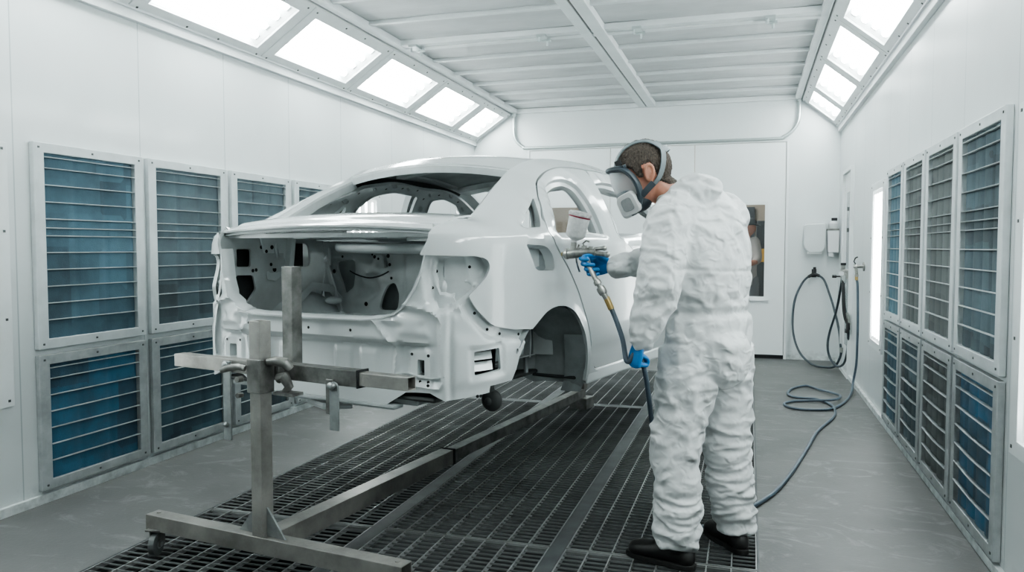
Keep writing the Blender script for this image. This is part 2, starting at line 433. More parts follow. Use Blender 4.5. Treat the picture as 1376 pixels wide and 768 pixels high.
# ------------------------------------------------------------------ luminaires
M_tube = mat('fluorescent tube', (.9, .9, .9), emit=(.93, 1.0, .985), estr=E_TUBE)
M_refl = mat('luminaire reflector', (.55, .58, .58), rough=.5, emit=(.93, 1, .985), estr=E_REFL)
M_lens = bpy.data.materials.new('luminaire cover glass'); M_lens.use_nodes = True
nt = M_lens.node_tree; nt.nodes.clear()
o_ = nt.nodes.new('ShaderNodeOutputMaterial'); mx = nt.nodes.new('ShaderNodeMixShader'); tr = nt.nodes.new('ShaderNodeBsdfTransparent'); gl = nt.nodes.new('ShaderNodeBsdfGlossy')
gl.inputs['Roughness'].default_value = .1; mx.inputs[0].default_value = .06
nt.links.new(tr.outputs[0], mx.inputs[1]); nt.links.new(gl.outputs[0], mx.inputs[2]); nt.links.new(mx.outputs[0], o_.inputs[0])

def ceiling_light(side_s, y0, y1, label, group):
    """one luminaire in the sloped strip between wall and ceiling"""
    if side_s < 0: A = Vector((XL, 0, 2.655)); B = Vector((-2.915, 0, 3.0))
    else: A = Vector((XR, 0, 2.655)); B = Vector((.54, 0, 3.0))
    d = (B - A); L = d.length; d.normalize()
    n = Vector((0, 1, 0)).cross(d)
    if n.z > 0: n = -n
    root = empty('ceiling_light', (A.x, (y0 + y1) / 2, A.z), 0, label, 'ceiling light', group)
    yc = (y0 + y1) / 2
    F = lambda a, bb, dd: tuple(Vector((0, a - yc, 0)) + d * bb + n * dd)
    MB().frame(F, y0 + .004, y1 - .004, .02, L - .02, .10, 0, .018, .085).build('frame', M_paint, root, bevel=.003)
    a0, a1, b0, b1 = y0 + .104, y1 - .104, .105, L - .105
    m = MB()
    m.add([F(a0, b0, 0), F(a1, b0, 0), F(a1, b1, 0), F(a0, b1, 0), F(a0 + .05, b0 + .01, -.11), F(a1 - .05, b0 + .01, -.11), F(a1 - .05, b1 - .01, -.11), F(a0 + .05, b1 - .01, -.11)],
          [(4, 5, 6, 7), (0, 1, 5, 4), (1, 2, 6, 5), (2, 3, 7, 6), (3, 0, 4, 7)])
    m.build('reflector', M_refl, root)
    for k in range(4):
        bb = b0 + (b1 - b0) * (k + .5) / 4 * 1.0
        m = MB(); m.ring([F(a0 + .035 + .02 * (k % 2), bb, -.045), F(a1 - .035 - .02 * (k % 2), bb, -.045)], .028, 10)
        m.build('tube', M_tube, root, smooth=True)
    for sg in (a0 + .02, a1 - .02):
        for k in range(4):
            bb = b0 + (b1 - b0) * (k + .5) / 4
            MB().obox(F(sg, bb, -.045), (0, 1, 0), d, n, .014, .02, .02).build('socket', M_paint, root)
    MB().add([F(a0, b0, -.004), F(a1, b0, -.004), F(a1, b1, -.004), F(a0, b1, -.004)], [(0, 1, 2, 3)]).build('cover_glass', M_lens, root)
    if y1 > 4.5:
        for a in (y0 + .06, yc - .15, yc + .15, y1 - .06):
            for bb in (.055, L - .055): MB().obox(F(a, bb, .019), (0, 1, 0), d, n, .006, .006, .003).build('screw', M_screw, root)
Yd = [9.57, 8.66, 7.41, 6.16, 4.91, 3.66, 2.41, 1.16, -.09, -1.34]
ordn = ['farthest', 'second from the end wall', 'third from the end wall', 'fourth from the end wall', 'fifth from the end wall', 'sixth from the end wall', 'seventh from the end wall', 'eighth from the end wall', 'last, beside the entrance']
for i in range(8):  # nearest pairs are out of view, added to light the foreground
    for sd, nm in ((-1, 'left'), (1, 'right')):
        ceiling_light(sd, Yd[i + 1], Yd[i], 'sloped four tube ceiling light above the %s wall, %s' % (nm, ordn[i]), 'sloped ceiling lights')
# trims of the light strips
for nm, sx, X, T in (('trim_8', 1, XL, -2.915), ('trim_9', -1, XR, .54)):
    t = MB()
    t.box(min(X, X + sx * .035), max(X, X + sx * .035), YF, YB, 2.60, 2.665); t.box(min(X, X + sx * .05), max(X, X + sx * .05), YF, YB, 2.655, 2.672)
    t.box(min(T, T + sx * .02) - .0, max(T, T + sx * .02), YF, YB, 2.985, 3.03)
    struct(t.build(nm, M_paint, bevel=.003))
    t = MB(); t.add([(X, YF, 2.62), (X, YB, 2.62), (T + sx * .0, YB, 3.0), (T, YF, 3.0), (X, YF, 2.60 + .55), (X, YB, 3.15)], [(0, 1, 5, 4)])
# triangular end closures of the strips on the end wall
for k, (X, T) in enumerate(((XL, -2.915), (XR, .54))):
    t = MB(); t.prism([(X, 2.60), (T, 3.03), (X, 3.03)], lambda a, b2, dd: (a, dd, b2), YB - .012, YB)
    struct(t.build('trim_%d' % (10 + k), M_paint))

def wall_light(side_s, y0, y1, z0, z1, label):
    X = XL if side_s < 0 else XR; s = 1 if side_s < 0 else -1
    yc = (y0 + y1) / 2
    root = empty('wall_light', (X, yc, z0), 0, label, 'wall light', 'upright wall lights')
    F = lambda a, bb, dd: (s * dd, a - yc, bb - z0)
    MB().frame(F, y0, y1, z0, z1, .085, .001, .022, .06).build('frame', M_paint, root, bevel=.003)
    a0, a1, b0, b1 = y0 + .085, y1 - .085, z0 + .06, z1 - .06
    MB().add([F(a0, b0, .004), F(a1, b0, .004), F(a1, b1, .004), F(a0, b1, .004)], [(0, 1, 2, 3)]).build('reflector', M_refl, root)
    for k in range(4):
        a = a0 + (a1 - a0) * (k + .5) / 4
        MB().ring([F(a, b0 + .03, .010), F(a, b1 - .03, .010)], .007, 8).build('tube', M_tube, root, smooth=True)
    MB().add([F(a0, b0, .019), F(a1, b0, .019), F(a1, b1, .019), F(a0, b1, .019)], [(0, 1, 2, 3)]).build('cover_glass', M_lens, root)
    for a in (y0 + .03, y1 - .03):
        for bb in (z0 + .03, (2 * z0 + z1) / 3, (z0 + 2 * z1) / 3, z1 - .03): MB().obox(F(a, bb, .023), (1, 0, 0), (0, 1, 0), (0, 0, 1), .002, .006, .006).build('screw', M_screw, root)
wall_light(-1, 2.17, 2.90, .53, 1.80, 'bright upright light at the near end of the left wall filters')
wall_light(1, 2.62, 3.33, .53, 1.83, 'bright upright light at the near end of the right wall filters')
wall_light(1, 6.36, 7.0, .50, 1.81, 'bright upright light between the right wall filters and the side door')
wall_light(-1, 6.18, 6.86, .50, 1.81, 'bright upright light beyond the left wall filters, seen through the car')

# ------------------------------------------------------------------ wall filters
def filter_mat(name, ca, cb, seed, ny=3, pleat=.0):
    m = mat(name, ca, rough=.95)
    nt = m.node_tree; nd = nt.nodes; lk = nt.links; b = nd['Principled BSDF']
    tc = nd.new('ShaderNodeTexCoord'); mp = nd.new('ShaderNodeMapping'); mp.inputs['Location'].default_value = (seed * 3.1, seed * 1.7, seed)
    lk.new(tc.outputs['Object'], mp.inputs[0])
    n = nd.new('ShaderNodeTexNoise'); n.inputs['Scale'].default_value = 3.0; n.inputs['Detail'].default_value = 7; n.inputs['Roughness'].default_value = .65
    lk.new(mp.outputs[0], n.inputs['Vector'])
    v = nd.new('ShaderNodeTexVoronoi'); v.distance = 'CHEBYCHEV'; v.inputs['Scale'].default_value = 5.2; v.inputs['Randomness'].default_value = .25; lk.new(mp.outputs[0], v.inputs['Vector'])
    sv = nd.new('ShaderNodeSeparateColor'); lk.new(v.outputs['Color'], sv.inputs[0])
    ad = nd.new('ShaderNodeMath'); ad.operation = 'MULTIPLY_ADD'; lk.new(sv.outputs[0], ad.inputs[0]); ad.inputs[1].default_value = .28; lk.new(n.outputs['Fac'], ad.inputs[2])
    r = nd.new('ShaderNodeValToRGB'); r.color_ramp.elements[0].position = .38; r.color_ramp.elements[0].color = (*cb, 1); r.color_ramp.elements[1].position = .86; r.color_ramp.elements[1].color = (*ca, 1)
    lk.new(ad.outputs[0], r.inputs['Fac']); lk.new(r.outputs[0], b.inputs['Base Color'])
    n2 = nd.new('ShaderNodeTexNoise'); n2.inputs['Scale'].default_value = 160; lk.new(tc.outputs['Object'], n2.inputs['Vector'])
    bp = nd.new('ShaderNodeBump'); bp.inputs['Strength'].default_value = .4; bp.inputs['Distance'].default_value = .004; lk.new(n2.outputs['Fac'], bp.inputs['Height']); lk.new(bp.outputs[0], b.inputs['Normal'])
    return m
M_frame = mat('filter frame paint', (.56, .60, .61), rough=.4, var=.10, vscale=8)
M_framelow = mat('shade darkened lower filter frame paint', (.36, .385, .39), rough=.45, var=.22, vscale=10)  # darker copy of the frame paint: low-wall shade put into the colour
M_bar = mat('filter retaining bars', (.40, .435, .445), rough=.4, metal=.3, var=.2, vscale=12)
def wall_filter(side_s, y0, y1, z0, z1, nb, ca, cb, label, seed, sag=0., pleats=3):
    X = XL if side_s < 0 else XR; s = 1 if side_s < 0 else -1
    yc = (y0 + y1) / 2
    root = empty('wall_filter', (X, yc, z0), 0, label, 'wall filter', 'wall filters on the %s wall' % ('left' if side_s < 0 else 'right'))
    F = lambda a, bb, dd: (s * dd, a - yc, bb - z0)
    fw, fh = (.062, .05)
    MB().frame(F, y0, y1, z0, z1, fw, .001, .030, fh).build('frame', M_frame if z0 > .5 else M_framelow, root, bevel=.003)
    a0, a1, b0, b1 = y0 + fw, y1 - fw, z0 + fh, z1 - fh
    # fabric, billowing in vertical pleats
    m = MB(); nx, nz = 36, 24; vs = []
    rnd = random.Random(seed)
    ph = [rnd.random() * .01 for _ in range(12)]
    for j in range(nz + 1):
        for k in range(nx + 1):
            a = a0 + (a1 - a0) * k / nx; bb = b0 + (b1 - b0) * j / nz
            w_ = abs(math.sin(PI * pleats * k / nx)) ** .45
            dd = .004 + .010 * w_ + .002 * noise.noise(Vector((a * 4, bb * 4, seed)))
            vs.append(F(a, bb, dd))
    m.add(vs, [(j * (nx + 1) + k, j * (nx + 1) + k + 1, (j + 1) * (nx + 1) + k + 1, (j + 1) * (nx + 1) + k) for j in range(nz) for k in range(nx)])
    m.build('filter_fabric', filter_mat('filter fabric %d' % seed, ca, cb, seed), root, smooth=True)
    m = MB()
    zs = [b0 + (b1 - b0) * (i + .12) / nb for i in range(1, nb)] + [b1 - .02]
    if nb > 9: zs.append(zs[len(zs) // 2] + .04)
    for i, z in enumerate(zs):
        sg = sag * max(0, 1 - abs((i / nb) - .15) * 2)
        pts = [F(a0 + (a1 - a0) * k / 6, z - sg * math.sin(PI * k / 6), .021) for k in range(7)]
        m.ring(pts, (.003, .0115), 6)
    m.build('retaining_bars', M_bar, root)
    for a in (y0 + .03, yc, y1 - .03):
        for bb in (z0 + .025, z1 - .025): MB().obox(F(a, bb, .031), (1, 0, 0), (0, 1, 0), (0, 0, 1), .002, .005, .005).build('screw', M_screw, root)
BL = (.095, .175, .225); BD = (.055, .085, .105); GB = (.120, .17, .195); GD = (.070, .085, .092); GG = (.155, .172, .172); GGD = (.095, .105, .105); BB = (.060, .16, .255); BBD = (.042, .072, .095)
pos = ['first', 'second', 'third', 'fourth']
LY = [(3.035, 3.765), (3.81, 4.53), (4.585, 5.30), (5.36, 6.08)]
cu = [(BL, BD), (GB, GD), (GB, GD), (GB, GD)]; cl_ = [(BB, BBD), (BL, BD), (GB, GD), (GB, GD)]
for i, (y0, y1) in enumerate(LY):
    wall_filter(-1, y0, y1, .785, 1.825, 11, *cu[i], 'tall blue slatted filter on the left wall, upper row, %s from the near end' % pos[i], 10 + i)
    wall_filter(-1, y0, y1, .065, .755, 7, *cl_[i], 'low blue slatted filter on the left wall, lower row, %s from the near end' % pos[i], 20 + i)
RY = [(3.46, 4.17), (4.215, 4.885), (4.93, 5.545), (5.59, 6.20)]
cu = [(GB, GD), (GG, GGD), (GG, GGD), (BL, GB)]; cl_ = [(BB, GD), (GG, GGD), (GB, GD), (BL, BD)]
for i, (y0, y1) in enumerate(RY):
    wall_filter(1, y0, y1, .795, 1.85, 11, *cu[i], 'tall %s slatted filter on the right wall, upper row, %s from the near end' % (['blue grey', 'dusty grey', 'dusty grey', 'pale blue'][i], pos[i]), 30 + i, sag=.0, pleats=4)
    wall_filter(1, y0, y1, .055, .775, 7, *cl_[i], 'low %s slatted filter on the right wall, lower row, %s from the near end' % (['bright blue', 'dusty grey', 'blue grey', 'pale blue'][i], pos[i]), 40 + i, sag=.012, pleats=4)

# side door in the right wall, seen edge-on
d_ = struct(MB().box(XR - .012, XR, 8.34, 8.96, .04, 2.06).build('door_4', M_door))
MB().frame(lambda a, b2, dd: (dd, a, b2), 8.30, 9.0, 0, 2.10, .035, XR - .035, XR, .035).build('door_frame', M_paint, d_)
MB().box(XR - .016, XR - .010, 8.50, 8.74, .3, 1.86).build('pane', mat('grey door glass', (.30, .34, .35), rough=.15), d_)
m = MB(); m.box(XR - .05, XR - .012, 8.40, 8.43, 1.66, 1.70); m.box(XR - .05, XR - .012, 8.40, 8.43, 1.45, 1.49); m.box(XR - .05, XR - .012, 8.40, 8.43, .45, .49); m.build('hinge', M_screw, d_)

# ------------------------------------------------------------------ floor gratings
M_grate = mat('galvanised grating', (.27, .28, .28), rough=.45, metal=.2, var=.25, vscale=3)
M_grate_bar = mat('grating cross wires', (.21, .22, .22), rough=.5, metal=.3, var=.3, vscale=3)
M_seam = mat('grating support strip', (.075, .082, .085), rough=.5, metal=.2, var=.35, vscale=7)
SX = [(GX0 + .012, -1.672), (-1.595, -.818), (-.742, GX1 - .012)]
names = ['beside the left floor strip', 'in the middle under the car', 'under the painter']
def grating(x0, x1, y0, y1, label):
    m = MB()
    nl = 8
    for k in range(nl + 1):
        x = x0 + (x1 - x0) * k / nl
        m.box(x - .0025, x + .0025, y0, y1, -.022, -.0005)
    m.cur = 1; y = y0 + .004
    while y < y1:
        m.box(x0, x1, y - .0015, y + .0015, -.009, -.002); y += .042
    m.cur = 0
    m.box(x0, x1, y0, y0 + .006, -.03, -.001); m.box(x0, x1, y1 - .006, y1, -.03, -.001)
    return tag(m.build('floor_grating', [M_grate, M_grate_bar]), label, 'floor grating', 'steel floor gratings')
cuts = [(GY0 + .02, 3.24, 'near'), (3.25, 6.30, 'middle'), (6.38, GY1 - .02, 'far')]
for (x0, x1), nm in zip(SX, names):
    for y0, y1, q in cuts:
        grating(x0, x1, y0, y1, 'dark steel floor grating %s, %s panel of its row' % (nm, q))
t = MB()
t.box(-1.667, -1.60, GY0, GY1, -.04, 0); t.box(-.813, -.747, GY0, GY1, -.04, 0); t.box(GX0, GX1, 6.305, 6.375, -.04, -.001)
t.box(GX0, GX0 + .008, GY0, GY1, -.05, .001); t.box(GX1 - .008, GX1, GY0, GY1, -.05, .001); t.box(GX0, GX1, GY1 - .012, GY1, -.05, .001)
struct(t.build('trim_12', M_seam))

# ------------------------------------------------------------------ preparation room beyond the door windows
M_beige = mat('beige wall of the next room', (.42, .38, .33), rough=.9, var=.08, vscale=1)
b = MB(); b.box(-3.6, 1.4, 12.3, 12.36, 0, 3.2); b.box(-3.6, -3.54, 9.75, 12.3, 0, 3.2); b.box(1.34, 1.4, 9.75, 12.3, 0, 3.2)
struct(b.build('wall_prep', M_beige))
struct(MB().box(-3.6, 1.4, 9.69, 12.36, -.12, 0).build('ground', mat('next room floor', (.2, .2, .2), rough=.6)))
struct(MB().box(-3.6, 1.4, 9.69, 12.36, 3.2, 3.26).build('trim_13', M_beige))
la = bpy.data.lights.new('prep_room_fill', 'AREA'); la.energy = 95; la.size = 1.2; la.color = (1, .95, .88)  # unseen fill light added so the next room shows through the windows
lo = bpy.data.objects.new('prep_room_fill', la); COL.objects.link(lo); lo.location = (-1.2, 11.0, 3.1)
# ================================================================== CAR BODY
M_car = mat('white body primer', (.66, .695, .70), rough=.16, coat=.7, var=.03, vscale=3)
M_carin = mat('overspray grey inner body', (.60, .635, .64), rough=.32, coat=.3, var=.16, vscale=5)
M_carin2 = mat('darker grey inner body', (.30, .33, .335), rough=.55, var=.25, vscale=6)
M_carl = mat('light grey overspray', (.70, .735, .74), rough=.3, coat=.3, var=.08, vscale=8)
M_well = mat('grey wheel housing', (.36, .39, .395), rough=.6, var=.25, vscale=8)
M_under = mat('black underbody and shade backing', (.045, .05, .05), rough=.6)
CAR_O = Vector((-1.78556666, 2.91972078, 0)); CAR_TH = math.radians(12.5)
car = empty('car_body', CAR_O, -CAR_TH, 'bare white sedan body shell without lamps, glass or wheels, held on the steel stand', 'car')

def sstep(e0, e1, x):
    t = max(0., min(1., (x - e0) / (e1 - e0))); return t * t * (3 - 2 * t)
def seg_d(px, py, ax, ay, bx, by):
    dx, dy = bx - ax, by - ay; L = dx * dx + dy * dy
    t = 0 if L == 0 else max(0, min(1, ((px - ax) * dx + (py - ay) * dy) / L))
    return math.hypot(px - ax - t * dx, py - ay - t * dy)
def inside(poly, x, y):
    c = False; n = len(poly); j = n - 1
    for i in range(n):
        xi, yi = poly[i]; xj, yj = poly[j]
        if (yi > y) != (yj > y) and x < (xj - xi) * (y - yi) / (yj - yi) + xi: c = not c
        j = i
    return c
def sdf(poly, x, y, closed=True):
    n = len(poly)
    d = min(seg_d(x, y, *poly[i], *poly[(i + 1) % n]) for i in range(n if closed else n - 1))
    return -d if closed and inside(poly, x, y) else d
def region(poly, x, y, soft):
    """1 inside the polygon, 0 outside, smooth across the border"""
    return 1 - sstep(-soft, soft, sdf(poly, x, y))
def densify(loop, step, closed=True):
    out = []; n = len(loop)
    for i in range(n if closed else n - 1):
        a, b = loop[i], loop[(i + 1) % n]; k = max(1, int(math.dist(a, b) / step + .5))
        for q in range(k): out.append((a[0] + (b[0] - a[0]) * q / k, a[1] + (b[1] - a[1]) * q / k))
    if not closed: out.append(tuple(loop[-1]))
    return out
def rounded(poly, r, n=4):
    """round the corners of a polygon"""
    out = []; m = len(poly)
    for i in range(m):
        p0, p1, p2 = poly[i - 1], poly[i], poly[(i + 1) % m]
        rr = r[i] if isinstance(r, (list, tuple)) else r
        d0 = math.dist(p0, p1); d2 = math.dist(p1, p2); q = min(rr, d0 * .45, d2 * .45)
        if q <= 1e-5: out.append(tuple(p1)); continue
        a = (p1[0] + (p0[0] - p1[0]) * q / d0, p1[1] + (p0[1] - p1[1]) * q / d0)
        c = (p1[0] + (p2[0] - p1[0]) * q / d2, p1[1] + (p2[1] - p1[1]) * q / d2)
        for k in range(n + 1):
            t = k / n
            out.append(tuple((1 - t) ** 2 * a[j] + 2 * t * (1 - t) * p1[j] + t * t * c[j] for j in (0, 1)))
    return out
def oval(cx, cy, rx, ry, n=16, rot=0): return [(cx + rx * math.cos(2 * PI * k / n) * math.cos(rot) - ry * math.sin(2 * PI * k / n) * math.sin(rot), cy + rx * math.cos(2 * PI * k / n) * math.sin(rot) + ry * math.sin(2 * PI * k / n) * math.cos(rot)) for k in range(n)]
def nrm(F, a, b, e=.004):
    A = Vector(F(a + e, b)) - Vector(F(a - e, b)); B = Vector(F(a, b + e)) - Vector(F(a, b - e))
    n = A.cross(B)
    return n.normalized() if n.length > 1e-12 else Vector((0, 0, 1))
def sheet(F, outline, holes=(), step=.03, relief=None, thick=.003, rim=None, rims=None, bstep=None):
    """pressed sheet metal panel over surface F(a,b), with holes, relief, thickness and return flanges"""
    m = MB(); bstep = bstep or step
    loops = [densify(outline, bstep)] + [densify(h, bstep * .6) for h in holes]
    pts = []; edges = []
    for L in loops:
        k = len(pts); n = len(L); pts += L; edges += [(k + i, k + (i + 1) % n) for i in range(n)]
    a0 = min(p[0] for p in outline); a1 = max(p[0] for p in outline); b0 = min(p[1] for p in outline); b1 = max(p[1] for p in outline)
    # spatial hash of border points so that inner points keep clear of them
    cell = {}
    for p in pts: cell.setdefault((int(p[0] // step), int(p[1] // step)), []).append(p)
    ni = int((a1 - a0) / step) + 1; nj = int((b1 - b0) / step) + 1
    for i in range(ni + 1):
        for j in range(nj + 1):
            a = a0 + i * step + (.5 * step if j % 2 else 0); b = b0 + j * step
            ci, cj = int(a // step), int(b // step); ok = True
            for di in (-1, 0, 1):
                for dj in (-1, 0, 1):
                    for q in cell.get((ci + di, cj + dj), ()):
                        if (q[0] - a) ** 2 + (q[1] - b) ** 2 < (step * .45) ** 2: ok = False; break
                    if not ok: break
                if not ok: break
            if ok and inside(outline, a, b) and not any(inside(h, a, b) for h in holes): pts.append((a, b))
    vs, es, fs, *_ = delaunay_2d_cdt([Vector(p) for p in pts], edges, [], 0, 1e-6)
    vs = [(v.x, v.y) for v in vs]
    keep = []
    for f in fs:
        cx = sum(vs[i][0] for i in f) / len(f); cy = sum(vs[i][1] for i in f) / len(f)
        if inside(outline, cx, cy) and not any(inside(h, cx, cy) for h in holes): keep.append(tuple(f))
    R = (lambda a, b: relief(a, b)) if relief else (lambda a, b: 0)
    cache = {}
    def pt(a, b, d=0.):
        key = (round(a, 6), round(b, 6))
        if key not in cache: cache[key] = (Vector(F(a, b)), nrm(F, a, b), R(a, b))
        P, n, r = cache[key]; return P + n * (r + d)
    m.add([pt(*v) for v in vs], keep)
    m.add([pt(*v, -thick) for v in vs], [tuple(reversed(f)) for f in keep])
    rims = rims or {}
    for li, L in enumerate(loops):
        d = rims.get(li, rim if rim is not None else thick)
        n = len(L)
        m.add([pt(*p) for p in L] + [pt(*p, -d) for p in L], [(i, (i + 1) % n, n + (i + 1) % n, n + i) for i in range(n)])
    return m
def dots(m, F, pts, r=.007, d=.0012):
    """small drilled holes drawn as shallow discs"""
    for a, b in pts:
        rr = r
        P = Vector(F(a, b)); n = nrm(F, a, b); x = n.orthogonal().normalized(); y = n.cross(x)
        k = 10; m.add([P + n * d + x * rr * math.cos(2 * PI * i / k) + y * rr * math.sin(2 * PI * i / k) for i in range(k)], [tuple(range(k))])

def off(F, d, mir=1):
    def G(a, b):
        return Vector(F(a, b)) + nrm(F, a, b) * d
    return G
# ---------------------------------------------------------------- outlines on the outer skin (s along, b up from the belt)
Q_REAR = [(.60, .40), (.60, -.02), (.566, -.080), (.676, -.082), (.80, -.085), (.842, -.097), (.856, -.126), (.838, -.167), (.793, -.213), (.762, -.240), (.793, -.292), (.865, -.362), (.973, -.382), (1.09, -.390)]
Q_ARCH = catmull([(1.125, -.358), (1.19, -.322), (1.27, -.306), (1.36, -.312), (1.454, -.350), (1.545, -.440), (1.61, -.56), (1.655, -.69)], 5)
Q_TAIL = [(1.70, -.715), (2.44, -.70), (3.22, -.69), (3.26, -.02), (3.8, .05), (3.8, .40)]
FUEL = rounded([(1.058, -.036), (1.20, -.042), (1.262, -.085), (1.272, -.150), (1.122, -.148), (1.09, -.09)], [.012, .03, .04, .02, .03, .02])
QWIN = rounded([(1.385, .243), (1.325, .19), (1.22, .066), (1.10, .084), (1.10, .118), (1.213, .189)], [.03, .02, .012, .02, .02, .02])
RDOOR = [(1.244, .024), (1.283, .119), (1.40, .225), (1.52, .280), (1.646, .307), (1.795, .322), (2.108, .322), (2.04, .24), (1.978, .12), (1.987, .005), (2.152, -.05), (2.272, -.12), (2.332, -.25), (2.342, -.61), (2.30, -.672), (1.854, -.668), (1.76, -.64), (1.677, -.544), (1.598, -.393), (1.499, -.248), (1.40, -.143), (1.283, -.044)]
RDOOR = rounded(RDOOR, .03, 3)
FDOOR = [(2.118, .322), (2.55, .325), (2.95, .30), (3.12, .15), (3.20, 0), (3.20, -.62), (3.15, -.68), (2.325, -.68), (2.348, -.61), (2.338, -.25), (2.278, -.12), (2.158, -.05), (1.995, .005), (1.986, .12), (2.05, .24)]
FDOOR = rounded(FDOOR, .03, 3)
RDWIN = rounded([(1.575, .262), (1.648, .272), (1.766, .270), (1.838, .238), (1.845, .15), (1.869, .014), (1.345, .026), (1.44, .14)], [.03, .03, .03, .03, .02, .008, .012, .03])
FDWIN = rounded([(2.075, .25), (2.3, .272), (2.6, .27), (2.86, .24), (2.97, .14), (3.04, .02), (2.065, .006), (2.03, .12)], [.03, .03, .03, .03, .03, .02, .01, .03])
APERT = [(1.236, .024), (1.276, .122), (1.395, .231), (1.517, .287), (1.644, .314), (1.795, .330), (2.55, .333), (2.955, .308), (3.13, .155), (3.21, 0), (3.21, -.63), (3.155, -.69), (1.85, -.677), (1.752, -.648), (1.668, -.549), (1.589, -.397), (1.49, -.253), (1.392, -.149), (1.274, -.048)]
APERT = rounded(APERT, .03, 3)
def relief_q(s, b):
    r = 0.
    # lip round the wheel arch and the swage line at the shoulder
    d = sdf(Q_ARCH, s, b, False)
    r += .010 * (1 - sstep(.0, .055, d))
    r += .006 * math.exp(-((b + .015) / .018) ** 2) * sstep(.75, 1.0, s)
    if b < -.45: r += .008 * sstep(-.60, -.66, b) * 0
    d = sdf(FUEL, s, b); r -= .006 * (1 - sstep(.0, .022, d))
    d = sdf(QWIN, s, b); r -= .012 * (1 - sstep(.006, .022, d))
    return r
mirror = lambda pts: [(-a, b) for a, b in pts][::-1]
q_out = rounded(Q_REAR, [.0, .02, .01, .0, .02, .02, .02, .02, .02, .01, .02, .03, .02, .0], 3) + Q_ARCH + Q_TAIL
qr = sheet(side, q_out, [APERT, QWIN, FUEL], .028, relief_q, thick=.004, rims={0: .016, 1: .055, 2: .03, 3: .05})
qr.build('side_panel', M_car, car, smooth=True, angle=38)
# left-hand side, seen from inside through the rear opening
L_APERT = rounded([(-1.74, .02), (-1.76, .15), (-1.84, .26), (-2.05, .318), (-2.9, .328), (-3.12, .24), (-3.24, .02), (-3.21, -.63), (-3.15, -.69), (-1.95, -.68), (-1.80, -.45), (-1.62, -.25), (-1.60, -.1)], .03, 3)
L_QWIN = rounded([(-1.59, .07), (-1.57, .13), (-1.665, .215), (-1.70, .18), (-1.70, .08)], .012)
L_RWIN = rounded([(-1.80, .03), (-1.83, .18), (-1.92, .262), (-2.12, .300), (-2.40, .300), (-2.43, .03)], [.02, .03, .03, .03, .03, .02])
L_FWIN = rounded([(-2.60, .03), (-2.62, .27), (-2.75, .305), (-2.93, .30), (-3.06, .22), (-3.14, .03)], [.02, .03, .03, .03, .03, .02])
q_left = mirror(q_out)
ql = sheet(side, q_left, [L_APERT, L_QWIN], .04, lambda s, b: .0, thick=.004, rims={0: .016, 1: .05, 2: .03})
ql.build('side_panel', M_car, car, smooth=True, angle=38)
L_RDOOR = rounded([(-1.745, .02), (-1.765, .148), (-1.845, .255), (-2.05, .312), (-2.50, .318), (-2.53, 0), (-2.53, -.68), (-1.955, -.672), (-1.81, -.45), (-1.63, -.25), (-1.61, -.1)], .03, 3)
L_FDOOR = rounded([(-2.506, .318), (-2.9, .32), (-3.11, .236), (-3.23, .02), (-3.20, -.62), (-3.145, -.68), (-2.536, -.68), (-2.536, 0)], .03, 3)
def door(name, outl, win, rel=None, step=.035, lab=None):
    o = sheet(side, outl, [win], step, rel, thick=.004, rims={0: .022, 1: .045}).build(name, M_car, car, smooth=True, angle=38)
    return o
def relief_d(win):
    def f(s, b):
        d = sdf(win, s, b); r = -.014 * (1 - sstep(.010, .016, d)) - .006 * (1 - sstep(.030, .036, d))
        r += .006 * math.exp(-((b + .015) / .018) ** 2)
        r += .010 * sstep(-.56, -.50, b) - .010 + .0
        return r
    return f
rd = door('rear_door', RDOOR, RDWIN, relief_d(RDWIN), .024)
fd = door('front_door', FDOOR, FDWIN, relief_d(FDWIN), .03)
door('rear_door', L_RDOOR, L_RWIN); door('front_door', L_FDOOR, L_FWIN)
# channel frames inside the door window openings (darker glass run)
def inner_band(name, win, w, d0, m_, step=.05):
    c = (sum(p[0] for p in win) / len(win), sum(p[1] for p in win) / len(win))
    inn = [(p[0] + (c[0] - p[0]) * w / max(.001, math.dist(p, c)), p[1] + (c[1] - p[1]) * w / max(.001, math.dist(p, c))) for p in win]
    m = MB(); n = len(win)
    vs = [Vector(side(*p)) - nrm(side, *p) * d0 for p in win] + [Vector(side(*p)) - nrm(side, *p) * (d0 + .01) for p in inn] + [Vector(side(*p)) - nrm(side, *p) * (d0 + .03) for p in inn]
    m.add(vs, [(i, (i + 1) % n, n + (i + 1) % n, n + i) for i in range(n)] + [(n + i, n + (i + 1) % n, 2 * n + (i + 1) % n, 2 * n + i) for i in range(n)])
    return m
inner_band('w', densify(RDWIN, .03), .018, .040, None).build('window_channel', M_carin, rd, smooth=True)
inner_band('w', densify(FDWIN, .03), .018, .040, None).build('window_channel', M_carin, fd, smooth=True)
